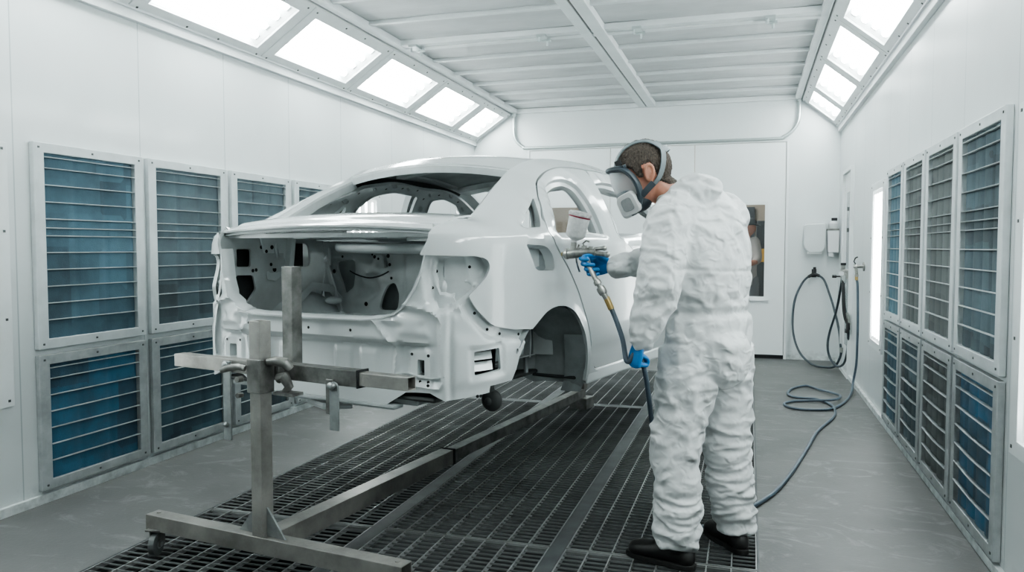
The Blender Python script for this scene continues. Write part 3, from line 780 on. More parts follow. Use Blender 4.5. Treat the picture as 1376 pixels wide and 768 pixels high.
# ---------------------------------------------------------------- inner sides
def inner_side(sg):
    G = off(side, -.065)
    if sg > 0:
        o = [(.66, -.45), (1.08, -.30), (1.33, -.25), (1.60, -.40), (1.72, -.64), (3.15, -.64), (3.6, -.1), (3.6, .37), (.98, .37), (.66, .30)]
        hs = [rounded([(1.40, .25), (1.33, .18), (1.22, .06), (1.08, .08), (1.08, .12), (1.21, .20)], .02), rounded([(1.40, -.05), (1.45, .16), (1.60, .26), (1.86, .27), (1.86, -.55), (1.70, -.5)], .03), rounded([(2.08, -.55), (2.08, .26), (2.85, .26), (3.05, .05), (3.05, -.55)], .04)]
        dt = [(1.2 + .14 * k, .315) for k in range(12)]
    else:
        o = [(-.66, .30), (-.98, .37), (-3.6, .37), (-3.6, -.1), (-3.15, -.64), (-1.72, -.64), (-1.60, -.40), (-1.33, -.25), (-1.08, -.30), (-.66, -.45)]
        hs = [L_QWIN, L_RWIN[:-5] + rounded([(-2.40, .30), (-2.43, .03), (-2.43, -.5), (-1.85, -.5), (-1.80, .03)], .02), L_FWIN]
        hs[1] = rounded([(-1.80, .03), (-1.83, .18), (-1.92, .262), (-2.12, .300), (-2.40, .300), (-2.45, -.5), (-1.86, -.5)], .03)
        hs[2] = rounded([(-2.60, -.5), (-2.62, .27), (-2.75, .305), (-2.93, .30), (-3.06, .22), (-3.10, -.5)], .03)
        # irregular access holes in the pillar
        hs += [oval(-1.62, .262, .035, .012, 10, .4), oval(-1.50, .175, .016, .010, 8), oval(-1.36, .20, .010, .008, 8), oval(-1.22, .10, .012, .009, 8), oval(-1.30, .285, .012, .007, 8),
               oval(-2.08, .345, .030, .010, 10), oval(-1.88, .320, .014, .008, 8), oval(-2.25, .340, .010, .009, 8), oval(-2.52, .20, .012, .018, 8), oval(-2.50, .06, .010, .016, 8), oval(-2.56, .315, .010, .010, 8), oval(-2.82, .345, .014, .009, 8), oval(-3.02, .300, .012, .012, 8), oval(-3.2, .22, .012, .016, 8), oval(-3.3, .10, .010, .014, 8)]
        dt = [(-1.44, .33), (-1.58, .345), (-1.72, .30), (-1.98, .335), (-2.16, .350), (-2.36, .345), (-2.50, .28), (-2.52, .13), (-2.66, .34), (-2.92, .34), (-3.13, .22)]
    m = sheet(G, o, hs, .04, lambda s, b: .010 * math.sin(9 * s + 4 * b) * (1 if b > 0 else .4), thick=.004, rim=.02)
    ob = m.build('inner_side_panel', M_carin, car, smooth=True, angle=45)
    k = MB()
    for a, b in dt:
        P = Vector(G(a, b)); n = -nrm(side, a, b); x = n.orthogonal().normalized(); y = n.cross(x)
        k.add([P + n * .018 + x * .008 * math.cos(2 * PI * i / 10) + y * .008 * math.sin(2 * PI * i / 10) for i in range(10)], [tuple(range(10))])
    k.build('drilled_holes', M_dark, ob)
inner_side(1); inner_side(-1)
# dark sheet between the two skins, painted shade so the access holes read dark
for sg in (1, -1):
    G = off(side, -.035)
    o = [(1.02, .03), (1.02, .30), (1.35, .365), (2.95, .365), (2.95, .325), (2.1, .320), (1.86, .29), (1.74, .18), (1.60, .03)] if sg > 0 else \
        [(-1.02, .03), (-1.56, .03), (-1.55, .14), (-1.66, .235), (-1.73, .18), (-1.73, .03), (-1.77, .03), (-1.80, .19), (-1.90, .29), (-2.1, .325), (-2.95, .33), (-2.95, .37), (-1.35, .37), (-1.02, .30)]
    if sg < 0: sheet(G, o, [], .06, None, thick=.002).build('pillar_dark_sheet', M_under, car)
# ---------------------------------------------------------------- roof
def roofF(a, b):  # a across (u), b along (v)
    e = lerp_table([.84, 1.02, 1.35, 1.75, 2.1, 2.45], [.505, .54, .57, .575, .565, .56], b)
    u = a * e
    return (u, b + (-.035 * (1 - a * a) if b < 1.0 else 0), roof_z(u, b) - .002)
m = sheet(lambda a, b: roofF(a, b), [(-1, .84), (1, .84), (1, 2.1), (-1, 2.1)], [], .05, None, thick=.004, rim=.02)
roof = m.build('roof_panel', M_car, car, smooth=True, angle=50)
m = MB()  # header beams and the underside
for v0, v1 in ((.83, .93), (1.32, 1.40), (2.0, 2.1)):
    n = 14; vs = []
    for k in range(n + 1):
        a = -1 + 2 * k / n
        for v, dz in ((v0, -.012), (v1, -.012), (v1, -.045), (v0 + .01, -.045)):
            P = roofF(a, v); vs.append((P[0], P[1], P[2] + dz))
    m.add(vs, [(4 * k + i, 4 * k + (i + 1) % 4, 4 * k + 4 + (i + 1) % 4, 4 * k + 4 + i) for k in range(n) for i in range(4)])
m.build('roof_beam', M_carin, car, smooth=True)
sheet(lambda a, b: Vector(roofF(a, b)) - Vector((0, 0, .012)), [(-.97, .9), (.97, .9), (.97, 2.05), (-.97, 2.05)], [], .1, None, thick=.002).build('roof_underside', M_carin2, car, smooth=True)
# roof seam mouldings and aerial hole
m = MB(); P = Vector(roofF(-.2, 1.05)); m.ball(P + Vector((0, 0, .002)), .02, .012, .004, 12, 6); m.build('aerial_socket', M_screw, roof)
# rear window rebate: flange following the opening
def bar_curve(pts, w, up, m, parent, name, t=.004):
    pass
RW = spline([(.600, .07, 1.385), (.595, .22, 1.415), (.585, .36, 1.440), (.545, .62, 1.580), (.505, .84, 1.680)], 8)
for sg in (1, -1):
    m = MB(); vs = []
    for i, p in enumerate(RW):
        u, v, z = p
        vs += [(sg * u, v, z - .002), (sg * (u - .012), v, z - .014), (sg * (u - .024), v + .004, z - .016), (sg * (u - .024), v + .004, z - .03)]
    n = len(RW); m.add(vs, [(4 * i + k, 4 * i + k + 1, 4 * i + 5 + k, 4 * i + 4 + k) for i in range(n - 1) for k in range(3)])
    m.build('window_flange', M_car, car, smooth=True, angle=30)
    # inner C pillar face between flange and inner side panel
    m = MB(); vs = []
    R2 = RW[16:]
    for i_, p in enumerate(R2):
        u, v, z = p; s__ = .98 + (1.55 - .98) * i_ / (len(R2) - 1)
        A_ = side(sg * (s__ + .10), .27); n_ = nrm(side, sg * (s__ + .10), .27)
        vs += [(sg * (u - .024), v + .004, z - .028), (sg * (u - .012), v + .05, z - .055), tuple(Vector(A_) - n_ * .055)]
    n = len(R2); m.add(vs, [(3 * i + k, 3 * i + k + 1, 3 * i + 4 + k, 3 * i + 3 + k) for i in range(n - 1) for k in range(2)])
    pi_ = m.build('pillar_inner', M_carin, car, smooth=True)
    for fr_, row, rr in ((.12, .5, .009), (.30, .35, .006), (.42, .55, .018), (.50, .5, .010), (.68, .3, .007), (.80, .6, .008), (.22, .7, .006)):
        i_ = int(fr_ * (n - 1)); B_ = Vector(vs[3 * i_ + 1]); C_ = Vector(vs[3 * i_ + 2]); D_ = Vector(vs[3 * i_ + 4]); c0 = B_.lerp(C_, row)
        nn = (C_ - B_).cross(D_ - B_).normalized()
        if nn.x * sg > 0: nn = -nn
        x_ = (C_ - B_).normalized(); y_ = nn.cross(x_)
        MB().add([c0 + nn * .006 + x_ * rr * math.cos(2 * PI * q / 12) + y_ * rr * 1.3 * math.sin(2 * PI * q / 12) for q in range(12)], [tuple(range(12))]).build('drilled_hole', M_dark, pi_)
# ---------------------------------------------------------------- rear shelf above the boot opening
def deckF(a, b):  # a = u, b 0 (boot lip) .. 1 (foot of the rear window)
    k = 1 - (a / .6) ** 2
    v = .055 - .045 * k + (.375 - .02 * k - (.055 - .045 * k)) * b
    z = 1.372 + .022 * k + (.066) * max(b, 0) ** .8 + .012 * math.sin(PI * b)
    return (a, v, z)
def relief_deck(a, b):
    return -.008 * math.exp(-((b - .25) / .09) ** 2) - .008 * sstep(.84, .9, b)
m = sheet(lambda a, b: deckF(a, b), [(-.60, 0), (.60, 0), (.60, 1), (-.60, 1)], [], .03, relief_deck, thick=.004, rim=.008)
m.build('rear_shelf_lip', M_car, car, smooth=True, angle=50)
m = MB(); vs = []; n = 24
for k in range(n + 1):   # under-lip gutter along the boot opening
    a = -.60 + 1.2 * k / n; P = deckF(a, 0)
    vs += [(P[0], P[1] + .004, P[2] - .004), (P[0], P[1] + .022, P[2] - .010), (P[0], P[1] + .014, P[2] - .020), (P[0], P[1] + .05, P[2] - .024), (P[0], P[1] + .08, P[2] - .018)]
m.add(vs, [(5 * i + k, 5 * i + k + 1, 5 * i + 6 + k, 5 * i + 5 + k) for i in range(n) for k in range(4)])
m.build('boot_gutter', M_car, car, smooth=True, angle=30)
m = sheet(lambda a, b: (a, b, 1.362 - .02 * (b - .1)), [(-.60, .09), (.60, .09), (.60, .78), (-.60, .78)],
          [rounded([(-.45, .50), (-.12, .50), (-.12, .62), (-.45, .62)], .03), rounded([(.12, .50), (.45, .50), (.45, .62), (.12, .62)], .03), oval(-.28, .24, .05, .02), oval(.28, .24, .05, .02)], .05,
          lambda a, b: -.012 * region([(-.5, .3), (.5, .3), (.5, .42), (-.5, .42)], a, b, .02), thick=.003, rim=.02)
m.build('parcel_shelf', M_carin, car, smooth=True)
# ---------------------------------------------------------------- wrapped rear panel
def rearF(s, b):
    sg = -1 if s < 0 else 1; s = abs(s)
    u, v = lerp_table(PS, PLAN, s); nu, nv = plan_n(s)
    k = -.010 - .012 * max(0, min(1, (b + .05) / .05))
    z = ZB + b
    if z < .95 and s > .8: k -= .05 * ((.95 - z) / .3) ** 2 * sstep(.8, 1.1, s)
    return (sg * (u + nu * k), v + nv * k, z)
CAV = [(.60, -.070), (.85, -.070), (.875, -.128), (.825, -.200), (.752, -.252), (.69, -.292), (.63, -.305), (.592, -.25), (.580, -.15)]
CAV2 = [(.618, -.092), (.755, -.095), (.775, -.17), (.70, -.235), (.640, -.23), (.610, -.15)]
INS = rounded([(.40, -.262), (.50, -.282), (.60, -.303), (.645, -.330), (.652, -.60), (.42, -.60), (.44, -.44), (.35, -.34)], .03)
PLATE = rounded([(.485, -.47), (.515, -.455), (.58, -.455), (.605, -.475), (.605, -.60), (.485, -.60)], .02)
Q_EDGE = [(.762, -.240), (.793, -.292), (.865, -.362), (.973, -.382), (1.10, -.392)]
def relief_rear(s, b):
    sg = s < 0; a = abs(s)
    r = 0.
    r -= (.036 if sg else .050) * region(CAV, a, b, .011)
    r -= .018 * region(CAV2, a, b, .008)
    r += .020 * math.exp(-(((a - .655) / .022) ** 2 + ((b + .205) / .03) ** 2))
    # bumper beam: the band above overhangs the lower panel
    eb = -.425 + .012 * math.cos(a * 3)
    lower = 1 - sstep(eb - .034 * (1 - sstep(.3, .66, a) * .7), eb, b)
    r -= .058 * lower * (1 - sstep(.50, .66, a)) * (1 - .25 * sstep(.0, .5, a))
    r += .016 * math.exp(-((b + .345) / .012) ** 2) * (1 - sstep(.40, .52, a))
    r -= .016 * region(INS, a, b, .006)
    r += .011 * math.exp(-(sdf(INS, a, b) / .012) ** 2)
    r += .011 * region(PLATE, a, b, .005)
    r += .010 * math.exp(-((a - .672) / .012) ** 2) * (1 - sstep(-.32, -.28, b))
    for cx, cy, rr in ((.60, -.262, .022), (.715, -.305, .02), (.46, -.36, .02), (.565, -.36, .02)):
        r -= .010 * math.exp(-((a - cx) ** 2 + (b - cy) ** 2) / rr ** 2)
    # shallow pressings in the lower middle
    for x0, x1 in ((-.36, -.27), (-.22, -.13), (.10, .19), (.24, .33)):
        p = [(x0, -.47), (x1, -.47), (x1, -.60), (x0, -.60)]
        if abs(s - (x0 + x1) / 2) < .1 and b < -.44: r += .009 * region(p, s, b, .008)
    p = [(.44, -.31), (.57, -.335), (.60, -.40), (.46, -.395)]
    if .38 < a < .66: r += .012 * region(p, a, b, .016)
    # side of the corner: inset flange along the quarter skin, bulge below it
    if a > .70:
        d = sdf(Q_EDGE, a, b, False)
        below = b < lerp_table([q[0] for q in Q_EDGE], [q[1] for q in Q_EDGE], a)
        r -= .018 * (1 - sstep(.040, .056, d)) if below or d < .05 else 0
        r += .010 * region([(.70, -.40), (1.0, -.45), (.98, -.58), (.70, -.60)], a, b, .03)
        r -= .009 * region([(.765, -.445), (.925, -.432), (.937, -.560), (.770, -.575)], a, b, .006)
    r -= .012 * (1 - sstep(0, .02, abs(a - .688))) * (1 - sstep(-.34, -.3, b)) * .5
    return r
R_OUT = [(0, -.700), (.36, -.700), (.47, -.635), (.60, -.625), (.668, -.652), (.857, -.628), (.860, -.602), (.985, -.593), (1.010, -.55), (1.023, -.503), (1.073, -.414), (1.115, -.372), (1.05, -.34), (.93, -.33), (.90, -.25), (.90, -.07), (.60, -.055)]
R_IN = [(.594, -.059), (.570, -.15), (.540, -.215), (.500, -.275), (.445, -.315), (.38, -.335), (.30, -.343), (0, -.345)]
L_IN = [(-.30, -.343), (-.41, -.335), (-.465, -.315), (-.505, -.27), (-.535, -.20), (-.560, -.059)]
out = [(0, -.700)] + R_OUT[1:] + R_IN + L_IN + [(-a, b) for a, b in R_OUT[1:]][::-1]
hole_sq = rounded([(.528, -.498), (.567, -.498), (.567, -.560), (.526, -.560)], .004, 2)
hole_sql = [(-a, b) for a, b in hole_sq][::-1]
vent = rounded([(.786, -.462), (.904, -.452), (.915, -.541), (.789, -.556)], .008, 3)
ventl = [(-a, b) for a, b in vent][::-1]
lampo = rounded([(.655, -.118), (.705, -.118), (.718, -.148), (.700, -.172), (.665, -.174), (.650, -.145)], .02)
lampol = [(-a, b) for a, b in lampo][::-1]
bolt = oval(1.005, -.475, .011, .011, 12)
m = sheet(rearF, out, [hole_sq, hole_sql, vent, ventl, lampo, bolt], .0105, relief_rear, thick=.003, rim=.010, rims={0: .014, 1: .05, 2: .05, 3: .014, 4: .014, 5: .014}, bstep=.016)
rear = m.build('rear_panel', M_car, car, smooth=True, angle=50)
k = MB(); RF = off(rearF, 0)
dl = [(.229, -.389), (-.37, -.386), (.0, -.389), (.50, -.478), (.59, -.478), (.545, -.585), (.59, -.583), (.592, -.595), (-.50, -.478), (-.58, -.478), (.785, -.128), (.795, -.31), (.855, -.377), (.92, -.398), (1.03, -.408), (.615, -.145), (.600, -.21), (.745, -.135), (.80, -.638), (.815, -.638), (-.615, -.145), (-.60, -.215), (-.60, -.3)]
for a, b in dl:
    P = Vector(rearF(a, b)); n = nrm(rearF, a, b); x = n.orthogonal().normalized(); y = n.cross(x); r0 = relief_rear(a, b) + .002
    k.add([P + n * r0 + x * .0065 * math.cos(2 * PI * i / 10) + y * .0065 * math.sin(2 * PI * i / 10) for i in range(10)], [tuple(range(10))])
k.build('drilled_holes', M_dark, rear)
lp_ = [Vector(rearF(a, b)) + nrm(rearF, a, b) * relief_rear(a, b) for a, b in densify(lampo, .006)]
lc_ = sum(lp_, Vector()) / len(lp_); ln_ = nrm(rearF, .69, -.145)
m = MB(); m.ring(lp_ + [lp_[0]], .0035, 8, caps=False); m.build('lamp_hole_rim', M_car, rear, smooth=True)
m = MB(); m.add([p - ln_ * .014 for p in lp_] + [lc_ - ln_ * .030], [(i, (i + 1) % len(lp_), len(lp_)) for i in range(len(lp_))]); m.build('lamp_cavity_back', M_carin2, rear, smooth=True)
# boot opening ring: raised seal flange
m = MB(); ring_pts = [(.60, -.03)] + R_IN + L_IN
ring_pts = densify(ring_pts, .02, False); vs = []
for i, (a, b) in enumerate(ring_pts):
    a2, b2 = ring_pts[min(i + 1, len(ring_pts) - 1)]; a1_, b1_ = ring_pts[max(i - 1, 0)]
    tx, ty = a2 - a1_, b2 - b1_; L = math.hypot(tx, ty) or 1; nx_, ny_ = -ty / L, tx / L
    if nx_ * a + ny_ * (b + .15) > 0: nx_, ny_ = -nx_, -ny_
    P = lambda q, d: Vector(rearF(a + nx_ * q, b + ny_ * q)) + nrm(rearF, a, b) * (relief_rear(a, b) + d)
    vs += [P(-.004, .001), P(-.003, .010), P(.003, .011), P(.008, -.004), P(.012, -.02), P(.014, -.045)]
n = len(ring_pts); m.add(vs, [(6 * i + k_, 6 * i + k_ + 1, 6 * i + 7 + k_, 6 * i + 6 + k_) for i in range(n - 1) for k_ in range(5)])
m.build('boot_seal_flange', M_car, car, smooth=True, angle=40)
# cabin air extractor with two flaps
for sg in (1, -1):
    v_ = MB()
    for (a0, b0, a1, b1) in ((.794, -.474, .892, -.498), (.794, -.514, .896, -.543)):
        P = [Vector(rearF(sg * a0, b0 + .004)) , Vector(rearF(sg * a1, b0 + .008)), Vector(rearF(sg * (a1 - .012), b1 + .004)), Vector(rearF(sg * a0, b1))]
        n = Vector((sg * .94, -.35, 0)).normalized()
        q = [P[0] - n * .036, P[1] - n * .036, P[2] - n * .014, P[3] - n * .014]
        v_.add(q + [x - n * .004 for x in q], [(0, 1, 2, 3), (7, 6, 5, 4), (0, 1, 5, 4), (1, 2, 6, 5), (2, 3, 7, 6), (3, 0, 4, 7)])
    v_.build('air_vent_flap', M_carl, rear)
    bk = MB(); bk.add([Vector(rearF(sg * a, b)) + Vector((-sg * .05, .02, 0)) for a, b in ((.76, -.44), (.93, -.44), (.93, -.57), (.76, -.57))], [(0, 1, 2, 3)])
    bk.build('vent_box', M_dark, rear)
for sg in (1, -1): MB().box(sg * .545 - .06, sg * .545 + .06, .10, .11, .72, .90).build('mount_hole_dark_plate', M_under, rear)
# dark plates behind the mount holes paint the shade inside them
# ---------------------------------------------------------------- fuel pocket
G = off(side, -.05)
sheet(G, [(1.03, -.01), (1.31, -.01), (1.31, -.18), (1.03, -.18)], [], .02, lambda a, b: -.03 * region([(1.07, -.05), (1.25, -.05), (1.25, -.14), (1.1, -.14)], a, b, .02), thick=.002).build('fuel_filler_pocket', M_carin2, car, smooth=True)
# ---------------------------------------------------------------- wheel housings
def housing(sg):
    arch = spline([(1.02, -.46), (1.06, -.41)] + [(1.10, -.375), (1.199, -.323), (1.33, -.310), (1.454, -.350), (1.551, -.442), (1.61, -.56), (1.655, -.72)], 5)
    m = MB(); vs = []; ds = (.006, .03, .10, .20, .27)
    for a, b in arch:
        P = Vector(side(sg * a, b))
        for j, d in enumerate(ds):
            x = P.x - sg * d; vs.append((x, P.y, P.z - (.0 if j else .002) + .012 * math.sin(PI * j / 4)))
    n = len(arch); w_ = len(ds)
    m.add(vs, [(w_ * i + j, w_ * i + j + 1, w_ * (i + 1) + j + 1, w_ * (i + 1) + j) for i in range(n - 1) for j in range(w_ - 1)])
    # inner wall, gently domed
    inner = [vs[w_ * i + w_ - 1] for i in range(n)]
    c = Vector((sg * .50, .64, .80))
    rings = []
    for t in (0, .33, .66, .9):
        rings.append([Vector(p).lerp(Vector((c.x, c.y, c.z)), t) + Vector((-sg * .05 * math.sin(PI * t * .5), 0, 0)) for p in inner])
    k0 = [p for r in rings for p in r]
    m.add(k0, [(r * n + i, r * n + i + 1, (r + 1) * n + i + 1, (r + 1) * n + i) for r in range(3) for i in range(n - 1)])
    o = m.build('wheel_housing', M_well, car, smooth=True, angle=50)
    # pressed ribs and seam lines
    m = MB()
    for z_ in (.90, .83):
        m.ring([(sg * .585, .42, z_), (sg * .56, .60, z_ - .01), (sg * .585, .80, z_ - .02)], .008, 6)
    m.ring([(sg * .62, .79, 1.0), (sg * .60, .80, .85), (sg * .60, .82, .70)], .012, 6)
    m.build('housing_rib', M_well, o, smooth=True)
    return o
housing(1); housing(-1)
# sill end flange in front of the right wheel opening
m = MB(); A = [Vector(side(a, b)) for a, b in ((1.57, -.46), (1.62, -.58), (1.668, -.70), (1.668, -.75))]
vs = []
for p in A: vs += [p + Vector((.0, -.004, 0)), p + Vector((-.10, -.02, 0))]
m.add(vs, [(0, 1, 3, 2), (2, 3, 5, 4), (4, 5, 7, 6)]); m.build('sill_end_flange', M_well, car)
# ---------------------------------------------------------------- boot interior
# domes of the wheel housings inside the boot
for sg in (1, -1):
    m = MB(); nu, nv_ = 20, 12; vs = []
    for j in range(nv_ + 1):
        t = PI / 2 * j / nv_
        for i in range(nu + 1):
            a = PI * i / nu
            vs.append((sg * (.70 - .26 * math.sin(t)), .60 + .31 * math.cos(a) * max(0, math.cos(t)) ** .7, .78 + .30 * math.sin(a) * max(0, math.cos(t)) ** .7))
    m.add(vs, [(j * (nu + 1) + i, j * (nu + 1) + i + 1, (j + 1) * (nu + 1) + i + 1, (j + 1) * (nu + 1) + i) for j in range(nv_) for i in range(nu)])
    o = m.build('boot_wheel_dome', M_carin, car, smooth=True)
    m = MB()   # flange strap over the dome and spring mount
    m.ring([(sg * .55, .36, .86), (sg * .52, .42, 1.0), (sg * .52, .56, 1.10), (sg * .52, .70, 1.08), (sg * .52, .82, .96)], (.004, .022), 8)
    m.ball((sg * .47, .66, 1.02), .045, .045, .02); m.build('dome_strap', M_carin, o, smooth=True)
# side lining with two service openings
def linerF(sg): return lambda a, b: (sg * (.615 + .03 * math.sin(b * 9)), a if sg > 0 else -a, b)
for sg in (1, -1):
    o_ = [(.03, .80), (.72, .80), (.72, 1.365), (.03, 1.365)]
    h1 = rounded([(.112, 1.208), (.198, 1.207), (.205, 1.289), (.118, 1.290)], .012); h2 = rounded([(.118, 1.02), (.19, 1.012), (.245, 1.096), (.216, 1.166), (.112, 1.168)], .012)
    h3 = rounded([(.345, 1.30), (.362, 1.24), (.375, 1.24), (.37, 1.325)], .01); h4 = rounded([(.47, 1.20), (.60, 1.20), (.60, 1.32), (.47, 1.32)], .03)
    hs = [h1, h2, h3, h4]
    if sg > 0: o_ = [(.20, .80), (.72, .80), (.72, 1.365), (.20, 1.365)]; hs = [h3, h4]
    if sg < 0: o_ = [(-a, b) for a, b in o_][::-1]; hs = [[(-a, b) for a, b in h][::-1] for h in hs]
    def rl(a, b, sg=sg):
        a = abs(a); r = .010 * region([(.26, 1.18), (.36, 1.13), (.42, 1.18), (.45, 1.34), (.26, 1.34)], a, b, .008)
        return -r if sg < 0 or True else r
    m = sheet(linerF(sg), o_, hs, .03, rl, thick=.003, rim=.012)
    o = m.build('boot_side_lining', M_carin, car, smooth=True, angle=40)
    k = MB()
    for a, b in ((.30, 1.28), (.325, 1.215), (.23, 1.19), (.21, 1.187), (.27, 1.30), (.44, 1.27)):
        x = sg * (.615 + .03 * math.sin(b * 9)) - sg * .015
        k.add([(x, a + .009 * math.cos(2 * PI * i / 10), b + .009 * math.sin(2 * PI * i / 10)) for i in range(10)], [tuple(range(10))])
    k.build('drilled_holes', M_dark, o)
    if sg < 0: MB().box(-.640, -.636, .112, .30, .98, 1.32).build('cavity_dark_plate', M_under, o)  # black plates behind the lining openings paint the shade inside

    MB().box(*sorted((sg * .665, sg * .67)), .44, .64, 1.17, 1.34).build('cavity_dark_plate', M_under, o)
    # hinge bracket dropping from the shelf
    m = MB(); m.prism([(.26, 1.355), (.46, 1.355), (.42, 1.17), (.36, 1.13), (.31, 1.14)], lambda a, b, d: (sg * d, a, b), .575, .585)
    m.prism([(.44, 1.36), (.47, 1.36), (.45, 1.20), (.42, 1.20)], lambda a, b, d: (sg * d, a, b), .54, .585)
    br = m.build('hinge_bracket', M_carl, car, bevel=.004)
    k = MB()
    for a, b, r1 in ((.335, 1.30, .011), (.35, 1.19, .013), (.40, 1.23, .009)):
        k.add([(sg * .573, a + r1 * math.cos(2 * PI * i / 10), b + r1 * math.sin(2 * PI * i / 10)) for i in range(10)], [tuple(range(10))])
    k.build('drilled_holes', M_dark, br)
# bulkhead between boot and cabin
BV = .78
def bulkF(a, b): return (a, BV, b)
wl = rounded([(-.555, 1.222), (-.44, 1.235), (-.425, 1.225), (-.43, 1.085), (-.50, 1.045)], .018)
wl2 = rounded([(-.26, .97), (-.245, 1.03), (-.20, 1.105), (-.155, 1.118), (-.125, 1.06), (-.14, .97)], .03)
slot = rounded([(-.235, 1.258), (-.205, 1.258), (-.20, 1.20), (-.225, 1.19)], .006)
top_l = rounded([(-.48, 1.325), (-.12, 1.325), (-.12, 1.358), (-.48, 1.358)], .008)
hl = [wl, wl2, slot, top_l]
hr = [[(-a, b) for a, b in h][::-1] for h in hl]
rels = [([(-.42, 1.28), (-.26, 1.27), (-.27, 1.17), (-.36, 1.13), (-.41, 1.16)], -.022), ([(-.60, 1.30), (-.10, 1.30), (-.10, 1.285), (-.60, 1.285)], .018), ([(-.41, 1.10), (-.28, 1.14), (-.26, 1.06), (-.36, 1.0), (-.45, 1.02)], .016), ([(-.36, 1.15), (-.20, 1.17), (-.20, 1.15), (-.36, 1.125)], .02), ([(-.08, 1.28), (.08, 1.28), (.08, .9), (-.08, .9)], -.02)]
def rel_bulk(a, b):
    a2 = -abs(a); r = 0
    for p, h in rels: r -= h * region(p, a2, b, .010)
    return r + .006 * math.sin(26 * a) * math.sin(31 * b) + .008 * noise.noise(Vector((a * 9, b * 9, 0)))
m = sheet(bulkF, [(-.64, .78), (.64, .78), (.64, 1.37), (-.64, 1.37)], hl + hr, .016, rel_bulk, thick=.003, rim=.015)
bulk = m.build('seat_bulkhead', M_carin, car, smooth=True, angle=50)
k = MB()
for a, b, r1 in ((-.30, 1.275, .008), (-.265, 1.285, .008), (-.245, 1.24, .007), (-.285, 1.262, .006), (-.27, 1.25, .009), (-.18, 1.255, .011), (-.17, 1.21, .009), (-.16, 1.14, .008), (-.30, 1.355, .006), (-.55, 1.17, .012), (-.49, 1.25, .007), (-.175, 1.31, .009), (-.33, 1.0, .012)):
    k.add([(a + r1 * math.cos(2 * PI * i / 10), BV - .024, b + r1 * math.sin(2 * PI * i / 10)) for i in range(10)], [tuple(range(10))])
k.build('drilled_holes', M_dark, bulk)
for sg in (1, -1):
    m = MB(); m.beam((sg * .60, BV - .05, 1.26), (sg * .46, BV - .05, .90), .028, .012, up=(0, 1, 0)); m.beam((sg * .60, BV - .035, 1.30), (sg * .60, BV - .035, 1.20), .06, .02, up=(0, 1, 0))
    m.ball((sg * .585, BV - .06, 1.235), .018, .01, .018); m.ball((sg * .47, BV - .06, .95), .016, .01, .016)
    m.build('seat_strut', M_car, car, bevel=.004)
m = MB(); pts = [(-.42 + .02 * i, BV - .045 - .004 * math.sin(i), 1.175 - .035 * math.sin(PI * i / 13)) for i in range(14)]; m.ring(pts, .004, 6); m.build('wiring_cable', M_grip, car, smooth=True)
m = MB(); m.box(-.62, .62, BV + .07, BV + .075, .78, 1.30); m.build('bulkhead_dark_backing', M_carin2, car)  # dark sheet added so the bulkhead openings read as shade
m = MB(); m.ring(spline([(-.44, BV - .10, 1.300), (-.40, BV - .105, 1.298), (-.20, BV - .105, 1.295), (.20, BV - .105, 1.295), (.40, BV - .105, 1.298), (.44, BV - .10, 1.300)], 4), [(.028, .03)] * 21, 12); m.build('shelf_brace', M_carl, car, smooth=True)
m = MB(); m.box(-.44, -.10, .02, .16, .985, 1.004); m.box(-.03, .40, .02, .18, .985, 1.012); m.box(-.44, .42, .02, .03, .93, .99); m.build('boot_sill_ledge', M_car, car, bevel=.004)
# boot floor, cabin floor, tunnel
m = sheet(lambda a, b: (a, b, .79), [(-.66, .04), (.66, .04), (.66, .80), (-.66, .80)], [], .06, lambda a, b: -.05 * region(oval(0, .36, .25, .25, 20), a, b, .03) + .008 * math.sin(a * 30), thick=.004)
m.build('boot_floor', M_carin, car, smooth=True)
m = MB(); m.box(-.80, .80, .95, 3.1, .66, .68); m.box(-.10, .10, .95, 3.1, .66, .80); m.box(-.60, .60, .0 + .06, .95, .68, .70); m.build('floor_pan', M_under, car, bevel=.01)
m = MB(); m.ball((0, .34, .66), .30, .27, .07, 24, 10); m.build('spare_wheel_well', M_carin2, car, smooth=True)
m = MB()  # suspension and exhaust remains under the right rear
m.ball((.60, .50, .62), .05, .035, .05); m.ball((.60, .485, .62), .022, .03, .022); m.ring([(.62, .44, .70), (.55, .52, .66), (.40, .60, .68), (.1, .62, .70)], .025, 8); m.ring([(.62, .36, .76), (.60, .42, .73), (.63, .50, .74)], .03, 8); m.box(.52, .66, .34, .42, .68, .74)
m.build('suspension_mount', M_under, car, smooth=True, angle=45)
m = MB(); m.ring([(-.10, .10, .62), (.02, .06, .615), (.12, .12, .62)], .018, 8); m.ball((.08, .05, .625), .03, .02, .015); m.build('tow_hook', M_carin, car, smooth=True)
m = MB()   # dark underside of the rear valance
m.box(-.42, .42, .03, .10, .640, .66); m.box(-.58, .50, .08, .50, .655, .69); m.build('valance_underside', M_well, car, bevel=.01)
